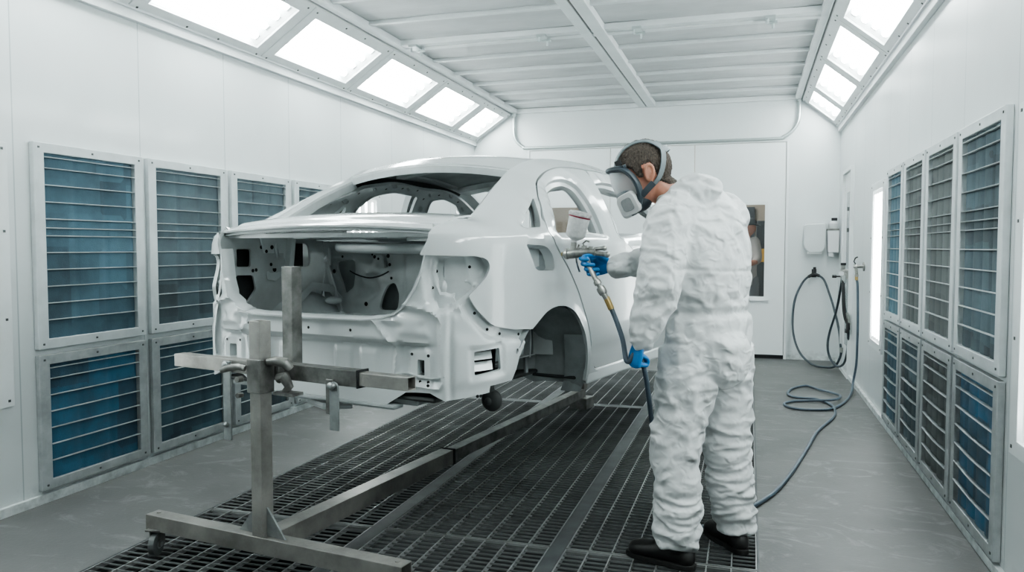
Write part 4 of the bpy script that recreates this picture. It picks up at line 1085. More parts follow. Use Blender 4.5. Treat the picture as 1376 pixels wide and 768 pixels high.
# ---------------------------------------------------------------- front of the car
for sg in (1, -1):
    o_ = [(3.27, -.69), (3.40, -.69), (3.44, -.56), (3.56, -.40), (3.75, -.33), (3.94, -.38), (4.08, -.50), (4.14, -.62), (4.40, -.60), (4.42, -.02), (3.81, .04), (3.27, -.02)]
    if sg < 0: o_ = mirror(o_)
    sheet(side, o_, [], .05, None, thick=.004, rim=.02).build('front_fender', M_car, car, smooth=True, angle=45)
def hoodF(a, b): return (a * (.66 - .0 * b), 2.82 + .80 * b, 1.375 + .03 * (1 - a * a) - .05 * b ** 2)
sheet(hoodF, [(-1, 0), (1, 0), (1, 1), (-1, 1)], [], .08, None, thick=.004, rim=.02).build('bonnet', M_car, car, smooth=True, angle=50)
m = MB(); m.box(-.66, .66, 2.78, 2.86, 1.30, 1.37); m.build('cowl', M_carin, car, bevel=.01)
m = MB(); m.box(-.64, .64, 3.66, 3.70, 1.18, 1.26); m.box(-.64, .64, 3.66, 3.70, .72, .80); m.box(-.64, -.56, 3.66, 3.70, .80, 1.18); m.box(.56, .64, 3.66, 3.70, .80, 1.18); m.box(-.03, .03, 3.67, 3.70, .80, 1.18); m.build('radiator_frame', M_carin, car, bevel=.008)
m = MB(); m.box(-.66, .66, 2.80, 2.82, .70, 1.34); m.build('firewall', M_carin, car)
m = MB(); m.beam((-.55, 2.1, 1.69), (.55, 2.1, 1.69), .05, .03); m.beam((-.75, 2.72, 1.25), (.75, 2.72, 1.25), .05, .05); m.build('cross_beam', M_carin, car, bevel=.006)
# rocker underside
for sg in (1, -1):
    m = MB(); m.box(*sorted((sg * .72, sg * .845)), 1.0, 2.75, .635, .70); m.build('sill_underside', M_car, car, bevel=.01)
# ================================================================== STEEL STAND
M_steel = mat('worn bare steel tube', (.36, .35, .33), rough=.36, metal=.65, var=.35, vscale=5, bump=.15, bscale=90)
M_steel2 = mat('dark worn steel', (.24, .24, .23), rough=.4, metal=.6, var=.45, vscale=11)
M_weld = mat('dull steel bracket', (.33, .35, .35), rough=.4, metal=.65, var=.25, vscale=15)
stand = empty('body_stand', CAR_O, -CAR_TH, 'wheeled T shaped steel stand of worn square tube carrying the car body', 'stand')
m = MB(); m.hollow((-.585, -.352, .137), (.70, -.262, .137), .068, .066); m.cyl((-.55, -.345, .169), (-.55, -.345, .174), .010, n=10); m.cyl((.66, -.262, .169), (.66, -.262, .174), .010, n=10)
m.build('base_bar', M_steel, stand, bevel=.003)
m = MB(); m.hollow((.034, -.31, .17), (.034, -.31, 1.015), .058, .058, up=(0, 1, 0)); m.build('post', M_steel, stand, bevel=.004)
m = MB(); m.hollow((.034, -.31, .735), (.034, -.31, .868), .074, .074, t=.008, up=(0, 1, 0)); m.build('sleeve', M_steel2, stand, bevel=.004)
for sx in (-1, 1):
    m = MB(); m.prism([(.034 + sx * .029, .172), (.034 + sx * .125, .172), (.034 + sx * .029, .285)], lambda a, b, d: (a, d, b), -.316, -.308); m.build('gusset', M_weld, stand)
m = MB(); m.hollow((-.585, -.20, .808), (-.02, -.20, .808), .055, .055); m.build('cross_bar', M_steel, stand, bevel=.003)
m = MB(); m.hollow((-.02, -.20, .808), (.455, -.20, .808), .060, .062); m.build('cross_bar', M_steel2, stand, bevel=.003)
m = MB(); m.hollow((.43, -.20, .808), (.682, -.20, .808), .050, .050); m.build('extension_tube', M_steel, stand, bevel=.003)
m = MB(); m.hollow((.450, -.20, .808), (.456, -.20, .808), .066, .068, t=.012); m.build('end_collar', M_dark, stand)
m = MB(); m.hollow((.03, -.135, .80), (.03, -.135, 1.222), .056, .056, up=(0, 1, 0)); m.build('upright', M_steel2, stand, bevel=.004)
m = MB(); m.box(-.012, .080, -.262, -.17, .775, .842); m.build('clamp_block', M_steel2, stand, bevel=.01)
m = MB()
m.ring([(.0, -.355, .832), (-.025, -.365, .838), (-.07, -.37, .832), (-.105, -.37, .822)], [.012, .013, .014, .013], 10); m.ball((-.108, -.37, .821), .015, .013, .013)
m.build('clamp_lever', M_steel2, stand, smooth=True)
m = MB()
m.ring([(.075, -.31, .858), (.11, -.30, .862), (.14, -.285, .855), (.15, -.27, .83)], [.016, .020, .022, .018], 10); m.ring([(.10, -.28, .79), (.13, -.28, .80), (.145, -.27, .76), (.12, -.27, .735)], [.02, .024, .018, .014], 10); m.box(.09, .19, -.30, -.24, .728, .74)
m.build('clamp_hook', M_steel2, stand, smooth=True)
m = MB(); m.cyl((-.02, -.355, .79), (-.02, -.38, .79), .012, n=10); m.cyl((-.03, -.345, .725), (-.03, -.37, .725), .010, n=10); m.build('clamp_bolt', M_steel2, stand, smooth=True)
m = MB(); m.box(-.258, -.214, -.245, -.236, .50, .83); m.build('hanger_strap', M_weld, stand, bevel=.003)
m = MB(); m.ball((-.236, -.25, .812), .018, .012, .018); m.build('strap_bolt', M_weld, stand, smooth=True)
m = MB(); m.ball((-.236, -.25, .565), .012, .010, .012); m.build('strap_bolt', M_weld, stand, smooth=True)
m = MB(); m.box(.305, .345, -.242, -.234, .665, .80); m.build('hanger_strap', M_steel2, stand, bevel=.004)
m = MB(); m.box(.342, .387, -.262, -.254, .612, .775); m.cyl((.364, -.262, .775), (.364, -.254, .775), .022, n=16); m.build('hanger_strap', M_weld, stand, bevel=.003)
m = MB(); m.ball((.360, -.27, .782), .020, .012, .014); m.build('strap_bolt', M_weld, stand, smooth=True)
m = MB(); m.hollow((.012, -.24, .125), (-.082, 1.16, .125), .080, .080); m.build('long_beam', M_steel, stand, bevel=.003)
m = MB(); m.hollow((-.080, 1.13, .125), (-.225, 3.30, .125), .068, .066); m.build('beam_extension', M_steel2, stand, bevel=.003)
m = MB(); m.hollow((-.081, 1.145, .125), (-.082, 1.165, .125), .086, .086, t=.01); m.build('end_collar', M_dark, stand)
m = MB(); m.box(-.30, -.15, 3.22, 3.38, .001, .09); m.build('foot_block', M_steel2, stand, bevel=.006)
m = MB(); m.hollow((-.225, 3.30, .15), (-.225, 3.30, .655), .066, .066, up=(0, 1, 0)); m.build('post', M_steel, stand, bevel=.003)
m = MB(); m.box(-.60, .35, 3.0, 3.34, .635, .66); m.build('support_plate', M_steel2, stand, bevel=.004)
m = MB(); m.box(-.46, -.40, -.20, .03, .82, .86); m.box(.36, .42, -.20, .03, .82, .86)
M_cast = mat('grey caster wheel', (.10, .11, .11), rough=.5, var=.2, vscale=20)
def caster(u, v, yawc):
    c = Vector((u, v, 0)); d = Vector((math.cos(yawc), math.sin(yawc), 0)); s = Vector((-d.y, d.x, 0))
    m = MB(); m.obox(c + Vector((0, 0, .108)) - d * .0, d, s, (0, 0, 1), .045, .036, .004); m.cyl(c + Vector((0, 0, .085)), c + Vector((0, 0, .106)), .022)
    for k in (-1, 1):
        m.obox(c + s * k * .021 + d * .012 + Vector((0, 0, .070)), d, s, (0, 0, 1), .022, .003, .034)
    o = m.build('caster', M_steel2, stand, bevel=.002)
    w0 = c + d * .022 + Vector((0, 0, .046))
    m = MB(); m.ring([w0 - s * .015, w0 - s * .012, w0 + s * .012, w0 + s * .015], [.040, .046, .046, .040], 28)
    m.build('wheel', M_cast, o, smooth=True, angle=30)
    m = MB(); m.cyl(w0 - s * .026, w0 + s * .026, .010, n=10); m.cyl(w0 - s * .017, w0 + s * .017, .018, n=14); m.build('axle', M_weld, o, smooth=True)
caster(-.545, -.352, -1.15); caster(.665, -.262, -1.4)

# ================================================================== HOSES
M_hose = mat('blue grey rubber hose', (.075, .105, .135), rough=.4, var=.2, vscale=9)
M_hosedark = mat('dark slate rubber hose', (.035, .050, .062), rough=.4, var=.2, vscale=9)
M_brass = mat('brass fitting', (.50, .36, .16), rough=.35, metal=.9)
M_chrome = mat('worn gun metal', (.42, .42, .40), rough=.33, metal=.85, var=.35, vscale=40)
FH = [(-.327, 3.685), (-.205, 3.64), (-.143, 3.74), (.033, 4.016), (.18, 4.417), (.338, 5.134), (.466, 5.789), (.609, 6.28), (.661, 6.576), (.648, 6.847), (.557, 7.05), (.404, 7.086), (.338, 7.23), (.382, 7.508), (.516, 7.709), (.619, 7.541), (.713, 7.272), (.755, 7.132),
      (.683, 6.954), (.48, 6.959), (.352, 6.887), (.285, 6.752), (.339, 6.609), (.454, 6.572), (.625, 6.639), (.747, 6.909), (.86, 7.35)]
zs = {9: .030, 18: .028, 24: .030}
pts = [(-.557, 3.188, 1.080), (-.541, 3.185, 1.045), (-.515, 3.17, .990), (-.488, 3.15, .92), (-.472, 3.12, .855), (-.462, 3.115, .842), (-.450, 3.11, .850), (-.436, 3.11, .875), (-.418, 3.115, .868), (-.402, 3.12, .83), (-.390, 3.14, .76), (-.380, 3.22, .60), (-.375, 3.34, .42), (-.385, 3.47, .22), (-.395, 3.58, .07), (-.375, 3.64, .016)]
pts += [(x, y, .0125 + (.02 if i in (16, 17, 18) else 0)) for i, (x, y) in enumerate(FH)]
pts += [(.905, 7.58, .09), (.925, 7.56, .25), (.925, 7.52, .45), (.922, 7.50, .70), (.915, 7.50, .95), (.905, 7.50, 1.02)]
hose = empty('air_hose', (0, 0, 0), 0, 'blue grey air hose from the spray gun through his left hand to the wall valve', 'hose')
m = MB(); m.ring(spline(pts, 8), .0105, 10); m.build('tube', M_hose, hose, smooth=True)
MB().cyl((-.564, 3.188, 1.094), (-.541, 3.184, 1.045), .0135, n=12).build('hose_ferrule', M_brass, hose, smooth=True); MB().cyl((.905, 7.50, 1.01), (.903, 7.50, 1.055), .014, n=12).build('hose_ferrule', M_brass, hose, smooth=True)
# dark hose hung on the hook
dk = [(.930, 8.80, .20), (.915, 8.82, .13), (.875, 8.85, .045), (.79, 8.90, .022), (.66, 9.05, .03), (.545, 9.25, .13), (.485, 9.42, .32), (.481, 9.5, .549), (.514, 9.52, .749), (.599, 9.53, .922), (.70, 9.53, .985), (.80, 9.50, .94), (.86, 9.40, .77), (.895, 9.25, .62), (.930, 9.05, .40), (.940, 8.95, .215)]
h2 = empty('coiled_hose', (0, 0, 0), 0, 'dark slate hose hanging in a wide loop from the hook on the end wall', 'hose')
m = MB(); m.ring(spline(dk, 8), .0125, 10); m.build('tube', M_hosedark, h2, smooth=True)
MB().cyl((.940, 8.95, .23), (.942, 8.94, .16), .016, n=10).build('hose_ferrule', M_chrome, h2, smooth=True); MB().cyl((.930, 8.80, .20), (.932, 8.80, .25), .016, n=10).build('hose_ferrule', M_chrome, h2, smooth=True)
m = MB(); m.ring(spline([(.64, 9.53, .962), (.70, 9.53, .992), (.76, 9.52, .975)], 6), .018, 10); m.build('tape_wrap', M_grip, h2, smooth=True)
dk2 = [(.889, 8.45, 1.02), (.880, 8.48, .90), (.868, 8.75, .64), (.82, 8.9, .39), (.805, 8.9, .24), (.832, 8.88, .12), (.885, 8.75, .06), (.930, 8.55, .12), (.940, 8.35, .298), (.935, 8.3, .495), (.915, 8.36, .66), (.893, 8.42, .85), (.890, 8.44, 1.0)]
h3 = empty('short_hose', (0, 0, 0), 0, 'dark hose in a narrow loop hanging below the wall regulator by the side door', 'hose')
m = MB(); m.ring(spline(dk2, 8), .0125, 10); m.build('tube', M_hosedark, h3, smooth=True)
m = MB(); m.ring(spline([(.885, 8.36, 1.0), (.89, 8.34, .85), (.895, 8.33, .70), (.91, 8.32, .60), (.93, 8.3, .55)], 8), .017, 10); m.build('cable_bundle', M_grip, h3, smooth=True)
hk = MB(); hk.box(.690, .722, YB - .075, YB, .985, .998); hk.box(.690, .722, YB - .085, YB - .07, .985, 1.075); hk.box(.68, .732, YB - .006, YB, .955, 1.05)
tag(hk.build('hose_hook', M_grip, bevel=.004), 'black hook on the end wall holding the looped dark hose', 'hook')
# valve with the blue hose
v = empty('air_valve', (XR, 7.48, 1.13), 0, 'metal air valve with black lever on the right wall feeding the blue hose', 'valve')
m = MB(); m.cyl((0, 0, 0), (-.012, 0, 0), .040, n=20); m.cyl((-.01, 0, 0), (-.075, .01, 0), .014); m.build('wall_pipe', M_steel2, v, smooth=True)
m = MB(); m.ball((-.068, .015, 0), .022); m.cyl((-.068, .015, 0), (-.060, .02, -.075), .013); m.lathe((-.060, .02, -.07), (0, 0, -1), [(0, .016), (.02, .016), (.021, .012), (.045, .012)], 8); m.build('valve_body', M_chrome, v, smooth=True, angle=35)
m = MB(); m.ring([(-.07, .01, .02), (-.085, .01, .045), (-.075, .01, .075), (-.055, .01, .085)], (.006, .011), 8); m.build('lever', M_grip, v, smooth=True)
# regulator with hose outlets
v = empty('air_regulator', (.89, 8.42, 1.02), 0, 'air pressure regulator with dial and black knobs on the corner beside the side door', 'regulator')
m = MB(); m.box(-.022, .075, -.05, .05, -.035, .06); m.cyl((0, 0, .06), (0, 0, .10), .022); m.build('regulator_body', M_chrome, v, bevel=.006)
m = MB(); m.cyl((-.02, -.05, .02), (-.02, -.062, .02), .024, n=18); m.build('pressure_dial', M_white_plastic, v, smooth=True)
m = MB(); m.cyl((-.06, .0, -.01), (-.10, .0, -.01), .016, n=12); m.cyl((-.02, 0, -.01), (-.06, 0, -.01), .008); m.cyl((.0, -.02, .10), (.0, -.02, .125), .026, n=14); m.build('adjusting_knob', M_grip, v, smooth=True)
m = MB(); m.lathe((0, -.06, .0), (0, 0, -1), [(0, .022), (.07, .022), (.09, .012)], 14); m.build('water_trap', mat('clear plastic bowl', (.45, .48, .48), rough=.15), v, smooth=True)
g = empty('blow_gun', (.93, 8.28, .56), 0, 'small metal blow gun hanging by its hose near the right wall', 'air gun')
m = MB(); m.ring([(-.01, 0, .10), (0, 0, .06), (.012, 0, -.02)], [.012, .016, .012], 10); m.build('gun_body', M_chrome, g, smooth=True)
m = MB(); m.ring([(.0, 0, .0), (.0, -.01, -.06), (-.02, -.01, -.10)], [.018, .02, .014], 10); m.build('grip', M_grip, g, smooth=True)
# dispensers on the end wall
d = empty('towel_dispenser', (.725, YB, 1.41), 0, 'wide pale grey paper towel dispenser on the end wall', 'dispenser')
m = MB(); m.prism(rounded([(-.135, .15), (.085, .16), (.085, -.11), (.05, -.17), (-.09, -.17), (-.145, -.10)], .03), lambda a, b, q: (a, q, b), -.16, .0); m.build('housing', mat('pale grey plastic', (.60, .635, .64), rough=.4), d, bevel=.008, smooth=True)
m = MB(); m.box(-.10, .05, -.15, -.02, -.185, -.160); m.build('towel_slot', M_paint, d, bevel=.004)
d = empty('soap_dispenser', (.895, YB, 1.38), 0, 'white soap dispenser with dark band, in the corner beside the towel dispenser', 'dispenser')
m = MB(); m.prism(rounded([(-.068, .11), (.060, .11), (.060, -.14), (-.055, -.14)], .015), lambda a, b, q: (a, q, b), -.13, .0); m.build('housing', M_white_plastic, d, bevel=.008)
m = MB(); m.box(-.066, .058, -.133, -.005, .108, .130); m.build('band', M_steel2, d, bevel=.003)
m = MB(); m.box(-.05, .0, -.12, -.03, -.185, -.14); m.cyl((.0, -.07, -.19), (.0, -.07, -.14), .012); m.build('spout', M_white_plastic, d, bevel=.003)
d = empty('cleaner_bottle', (.895, YB - .07, 1.51), 0, 'small white bottle with dark cap standing on the soap dispenser', 'bottle')
m = MB(); m.lathe((0, 0, 0), (0, 0, 1), [(0, .045), (.004, .048), (.06, .048), (.08, .03), (.09, .025)], 16); m.build('bottle_body', M_white_plastic, d, smooth=True)
m = MB(); m.box(-.02, .04, -.03, .02, .088, .122); m.build('cap', M_grip, d, bevel=.004)

# ================================================================== SPRAY GUN (points at the car side)
gun = empty('spray_gun', (-.660, 3.20, 1.272), PI - .15, 'metal spray gun with milky white cup and dark red ring, held in his right hand', 'spray gun')
# local axes: +x to the nozzle, z up
m = MB()
m.ring([(.098, 0, 0), (.094, 0, 0), (.085, 0, 0), (.084, 0, 0), (.072, 0, 0), (.07, 0, 0), (.05, 0, .002), (.02, 0, .006), (-.02, 0, .008), (-.05, 0, .006), (-.052, 0, .006)], [.005, .011, .013, .022, .024, .020, .022, .021, .019, .016, .009], 14)
m.ring([(.05, 0, .01), (.045, 0, .05)], [.014, .012], 12); m.ring([(.0, 0, -.012), (.0, 0, .036)], [.015, .013], 12); m.ring([(-.03, 0, -.014), (-.03, 0, .032)], [.011, .010], 10)
m.ring([(-.045, 0, .020), (-.085, 0, .024)], [.008, .008], 10); m.ring([(-.04, 0, .004), (-.098, 0, -.002)], [.010, .010], 10)
m.ball((-.088, 0, .024), .011); m.ball((-.10, 0, -.002), .013)
m.ring([(.0, 0, .02), (.004, 0, .045), (-.010, 0, .056), (-.022, 0, .050)], (.004, .006), 8)
m.build('gun_body', M_chrome, gun, smooth=True, angle=45)
m = MB(); m.ring([(.100, 0, 0), (.088, 0, 0)], [.008, .012], 12); m.build('air_cap', M_brass, gun, smooth=True)
m = MB(); m.ring([(-.004, 0, .0), (-.018, 0, -.04), (-.036, 0, -.075), (-.050, 0, -.105)], [(.012, .017), (.011, .015), (.011, .015), (.010, .014)], 12); m.build('handle', M_chrome, gun, smooth=True)
m = MB(); m.ring(spline([(.022, .0, .04), (.030, .0, .015), (.034, 0, -.02), (.028, 0, -.05), (.020, 0, -.075)], 5), (.003, .010), 8); m.build('trigger', M_chrome, gun, smooth=True)
m = MB(); m.lathe((-.048, 0, -.10), (-.522, 0, -.853), [(0, .011), (.012, .011), (.013, .016), (.03, .016), (.031, .010), (.042, .010), (.043, .018), (.060, .020), (.075, .018), (.076, .013), (.098, .012)], 12); m.build('hose_connector', M_chrome, gun, smooth=True, angle=30)
ax = Vector((-.24, 0, .97)).normalized(); cb = Vector((.047, 0, .048))
m = MB(); m.lathe(cb, ax, [(0, .012), (.010, .013), (.022, .034), (.030, .041), (.108, .044)], 24); 
cup = m.build('cup', mat('milky plastic cup', (.70, .70, .70), rough=.35, var=.15, vscale=60), gun, smooth=True, angle=50)
m = MB(); m.lathe(cb + ax * .106, ax, [(0, .0445), (.001, .0462), (.006, .0462), (.007, .0445)], 24); m.build('ring', mat('dark red ring', (.26, .02, .05), rough=.5), cup, smooth=True)
m = MB(); m.lathe(cb + ax * .112, ax, [(0, .0475), (.001, .049), (.012, .049), (.017, .044), (.019, .030), (.021, .012)], 24); m.build('lid', mat('overspray grey lid', (.42, .42, .42), rough=.7, var=.35, vscale=90), cup, smooth=True, angle=50)

# ================================================================== NEXT ROOM CONTENTS
M_navy = mat('dark navy', (.035, .045, .060), rough=.7)
c_ = empty('control_cabinet', (.20, 11.3, 0), 0, 'dark control cabinet with a yellow panel seen through the end door window', 'cabinet')
m = MB(); m.box(-.12, .40, -.15, .15, .0, 1.66); m.build('cabinet_body', M_navy, c_, bevel=.01)
m = MB(); m.box(-.06, .08, -.17, -.15, 1.10, 1.28); m.build('yellow_panel', mat('yellow panel', (.75, .42, .04), rough=.5, emit=(.8, .45, .05), estr=.15), c_, bevel=.005)
m = MB(); m.box(-.75, .06, 0, .03, 1.30, 1.90)
sb = m.build('notice_board', M_navy); sb.location = (.0, 12.25, 0); tag(sb, 'dark board on the beige wall of the next room', 'board')
m = MB(); m.lathe((0, 0, 0), (0, 0, 1), [(0, .16), (.55, .20), (.56, .21), (.6, .21)], 20); m.ball((0, 0, .6), .2, .2, .05)
b_ = m.build('waste_bin', M_steel2, smooth=True, angle=40); b_.location = (-.30, 11.25, 0); tag(b_, 'grey waste bin in the next room behind the door window', 'bin')
# ================================================================== PERSON
M_skin = mat('skin', (.52, .25, .175), rough=.5, var=.16, vscale=14)
M_skin.node_tree.nodes['Principled BSDF'].inputs['Subsurface Weight'].default_value = .12
M_skin.node_tree.nodes['Principled BSDF'].inputs['Subsurface Scale'].default_value = .01
M_hair = mat('short brown hair', (.115, .092, .075), rough=.8, col2=(.034, .026, .021), vscale=190, bump=.9, bscale=320, stretch=(1, 1, .35))
M_suit = mat('white coverall fabric', (.70, .72, .725), rough=.6, var=.03, vscale=9)
def crumple(m):
    nt = m.node_tree; nd = nt.nodes; lk = nt.links; b = nd['Principled BSDF']; tc = nd.new('ShaderNodeTexCoord')
    prev = None
    for sc, st, dist, stretch in ((7.5, 1.0, .030, (1, 1, 1.6)), (19, .8, .010, (1.2, 1, 1.3)), (90, .15, .002, (1, 1, 1))):
        mp = nd.new('ShaderNodeMapping'); mp.inputs['Scale'].default_value = stretch; mp.inputs['Rotation'].default_value = (.4, .3, .2); lk.new(tc.outputs['Object'], mp.inputs[0])
        n = nd.new('ShaderNodeTexNoise'); n.noise_type = 'RIDGED_MULTIFRACTAL'; n.inputs['Scale'].default_value = sc; n.inputs['Detail'].default_value = 2.5; n.inputs['Roughness'].default_value = .45; n.inputs['Distortion'].default_value = .7
        lk.new(mp.outputs[0], n.inputs['Vector'])
        bp = nd.new('ShaderNodeBump'); bp.inputs['Strength'].default_value = st; bp.inputs['Distance'].default_value = dist
        lk.new(n.outputs['Fac'], bp.inputs['Height'])
        if prev: lk.new(prev.outputs[0], bp.inputs['Normal'])
        prev = bp
    lk.new(prev.outputs[0], b.inputs['Normal'])
crumple(M_suit)
M_glove = mat('blue nitrile glove', (.008, .16, .42), rough=.38, coat=.2, bump=.1, bscale=60)
M_boot = mat('black leather boot', (.018, .018, .018), rough=.45, var=.3, vscale=30)
M_sole = mat('black rubber sole', (.012, .012, .012), rough=.7)
M_mask = mat('dark slate rubber facepiece', (.035, .050, .062), rough=.5)
M_strap = mat('grey rubber head strap', (.17, .20, .215), rough=.55)
M_cart = mat('pale grey filter cover', (.55, .56, .56), rough=.45)
M_cart2 = mat('grey filter centre', (.26, .27, .275), rough=.6, bump=.6, bscale=300)

def blob(parts, voxel, it=3, fac=.6):
    """closed pieces fused into one continuous skin"""
    m = MB()
    for p in parts: p(m)
    me = bpy.data.meshes.new('tmp'); me.from_pydata(m.v, [], m.f)
    bm = bmesh.new(); bm.from_mesh(me); bmesh.ops.recalc_face_normals(bm, faces=bm.faces); bm.to_mesh(me); bm.free()
    o = bpy.data.objects.new('tmp', me); COL.objects.link(o)
    r = o.modifiers.new('r', 'REMESH'); r.mode = 'VOXEL'; r.voxel_size = voxel
    s = o.modifiers.new('s', 'SMOOTH'); s.iterations = it; s.factor = fac
    dg = bpy.context.evaluated_depsgraph_get(); dg.update()
    res = bpy.data.meshes.new_from_object(o.evaluated_get(dg))
    bpy.data.objects.remove(o); bpy.data.meshes.remove(me)
    return res
def put(me, name, m, parent, smooth=True):
    me.materials.clear(); me.materials.append(m)
    if smooth: me.shade_smooth()
    o = bpy.data.objects.new(name, me); COL.objects.link(o); o.parent = parent; me.name = name
    return o
def tube(pts, r, n=14, up0=None, sub=6):
    """tapered limb: radii interpolated along a smooth path"""
    def f(m):
        rr = [x if isinstance(x, tuple) else (x, x) for x in r]
        P = catmull([tuple(p) + q for p, q in zip(pts, rr)], sub)
        m.ring([p[:3] for p in P], [(p[3], p[4]) for p in P], n, up0=up0)
        if not up0:
            for e, q in ((P[0], 0), (P[-1], -1)): m.ball(e[:3], (e[3] + e[4]) / 2 * .98, nu=n, nv=8)
    return f
def ball(c, *r, ax=None): return lambda m: m.ball(c, *r, ax=ax, nu=20, nv=14)

def Pt(x, y, z): return Vector((x, y, z))
fac = Vector((-.80, .60, 0)); lat = Vector((-.60, -.80, 0))   # facing, his left
person = empty('person', (-.17, 3.34, 0), 0, 'man in white hooded coverall and respirator spraying the side of the car', 'person')
PO = Vector((-.17, 3.34, 0))
def loc(me):   # meshes are modelled in world coordinates, parts live under the person's base
    me.transform(Matrix.Translation(-PO)); return me
# ---- joints
hipL, hipR = Pt(-.235, 3.285, .90), Pt(-.105, 3.43, .90)
kneL, kneR = Pt(-.295, 3.235, .50), Pt(-.075, 3.46, .49)
ankL, ankR = Pt(-.275, 3.205, .12), Pt(-.040, 3.45, .12)
shL, shR = Pt(-.300, 3.215, 1.430), Pt(-.085, 3.50, 1.425)
elL, elR = Pt(-.345, 3.13, 1.130), Pt(-.300, 3.43, 1.265)
wrL, wrR = Pt(-.415, 3.115, .930), Pt(-.535, 3.245, 1.213)
neck0 = Pt(-.265, 3.35, 1.46); neck1 = Pt(-.372, 3.332, 1.553)
# ---- head frame
hf = Vector((-.900, -.15, -.40)).normalized(); hl = Vector((.13, -.99, 0)).normalized()  # forward, his left
hu = hf.cross(hl).normalized() * 1.0
if hu.z < 0: hu = -hu
hl = (hl - hf * hl.dot(hf)).normalized()
hu = hl.cross(hf).normalized()
if hu.z < 0: hu = -hu
HC = Pt(-.436, 3.318, 1.601); HS = 1.17
def hs(f):
    def g(m):
        k = len(m.v); f(m); m.v[k:] = [tuple(HC + (Vector(v) - HC) * HS) for v in m.v[k:]]
    return g
def H(f, l, u): return HC + hf * f + hl * l + hu * u
AX = (hf, hl, hu)
head_parts = [ball(H(-.012, 0, .022), .098, .077, .090, ax=AX), ball(H(.022, 0, -.02), .075, .066, .085, ax=AX), ball(H(.045, 0, -.062), .050, .050, .045, ax=AX), ball(H(.068, 0, -.085), .024, .028, .020, ax=AX),
              tube([H(.078, 0, .018), H(.088, 0, -.012), H(.091, 0, -.030)], [.009, .011, .013], sub=4),
              ball(H(.092, 0, -.058), .010, .022, .008, ax=AX), ball(H(.090, 0, -.070), .010, .018, .007, ax=AX),
              ball(H(.070, .030, .036), .022, .024, .010, ax=AX), ball(H(.070, -.030, .036), .022, .024, .010, ax=AX),
              ]
body_parts = [tube([neck0, neck0.lerp(neck1, .6), neck1], [.070, .064, .062]),
              tube([neck0, Pt(-.21, 3.36, 1.36), Pt(-.18, 3.36, 1.10), Pt(-.17, 3.36, .95)], [(.06, .06), (.11, .11), (.10, .10), (.11, .11)])]
for sg in (1, -1):
    head_parts += [tube([H(-.004, sg * .074, -.030), H(-.004, sg * .082, -.010), H(-.012, sg * .088, .012), H(-.026, sg * .090, .020), H(-.036, sg * .088, .006), H(-.030, sg * .082, -.018), H(-.012, sg * .076, -.034)], [.006, .0055, .006, .0065, .0065, .006, .0065], n=10, sub=4),
                   ball(H(-.014, sg * .076, -.006), .012, .006, .018, ax=AX)]
    # arms and legs of the body inside the suit
for a, b_, c, r in ((shL, elL, wrL, .04), (shR, elR, wrR, .04)): body_parts.append(tube([a, b_, c], [.048, .040, .028]))
for a, b_, c in ((hipL, kneL, ankL), (hipR, kneR, ankR)): body_parts.append(tube([a, b_, c], [.078, .056, .042]))
body_parts += [tube([hipL, Pt(-.17, 3.36, .95), hipR], [.09, .10, .09]), tube([shL, Pt(-.19, 3.36, 1.38), shR], [.05, .09, .05])]
bodym = blob([hs(f) for f in head_parts] + body_parts, .0042, 4, .5)
# eye sockets
body = put(loc(bodym.copy()), 'body', M_skin, person)
for sg in (1, -1):
    m = MB(); c = HC + (H(.083, sg * .030, .020) - HC) * HS - PO; m.ball(c, .0125); m.build('eye', mat('eye white', (.7, .7, .68), rough=.2), body, smooth=True)
# ---- hair: the scalp faces lifted off the head
def local(p): d = (p - HC) / HS; return d.dot(hf), d.dot(hl), d.dot(hu)
def in_hair(f, l, u):
    if u < -.075: return 0
    # hairline: forehead, temple, round the ear, nape
    line = lerp_table([-.12, -.07, -.045, -.036, -.004, .004, .020, .030, .052, .064, .078], [-.078, -.070, -.045, .028, .030, -.010, -.004, .030, .050, .076, .092], f)
    return sstep(-.002, .010, u - line)
def hair_mesh(src):
    bm = bmesh.new(); bm.from_mesh(src)
    dl = []
    for f_ in bm.faces:
        c = f_.calc_center_median(); a, l, u = local(c)
        if (c - HC).length > .19 or in_hair(a, l, u) <= 0.01 or (abs(l) > .079 and -.045 < a < .01 and u < .028): dl.append(f_)
    bmesh.ops.delete(bm, geom=dl, context='FACES')
    bm.normal_update()
    for v in bm.verts:
        a, l, u = local(v.co); k = in_hair(a, l, u)
        top = sstep(.05, .10, u)
        v.co += v.normal * (.0015 + k * (.0045 + .009 * top + .0035 * noise.noise(v.co * 130) + .004 * top * noise.noise(v.co * 60)))
    me = bpy.data.meshes.new('hair'); bm.to_mesh(me); bm.free(); return me
put(loc(hair_mesh(bodym)), 'hair', M_hair, person)

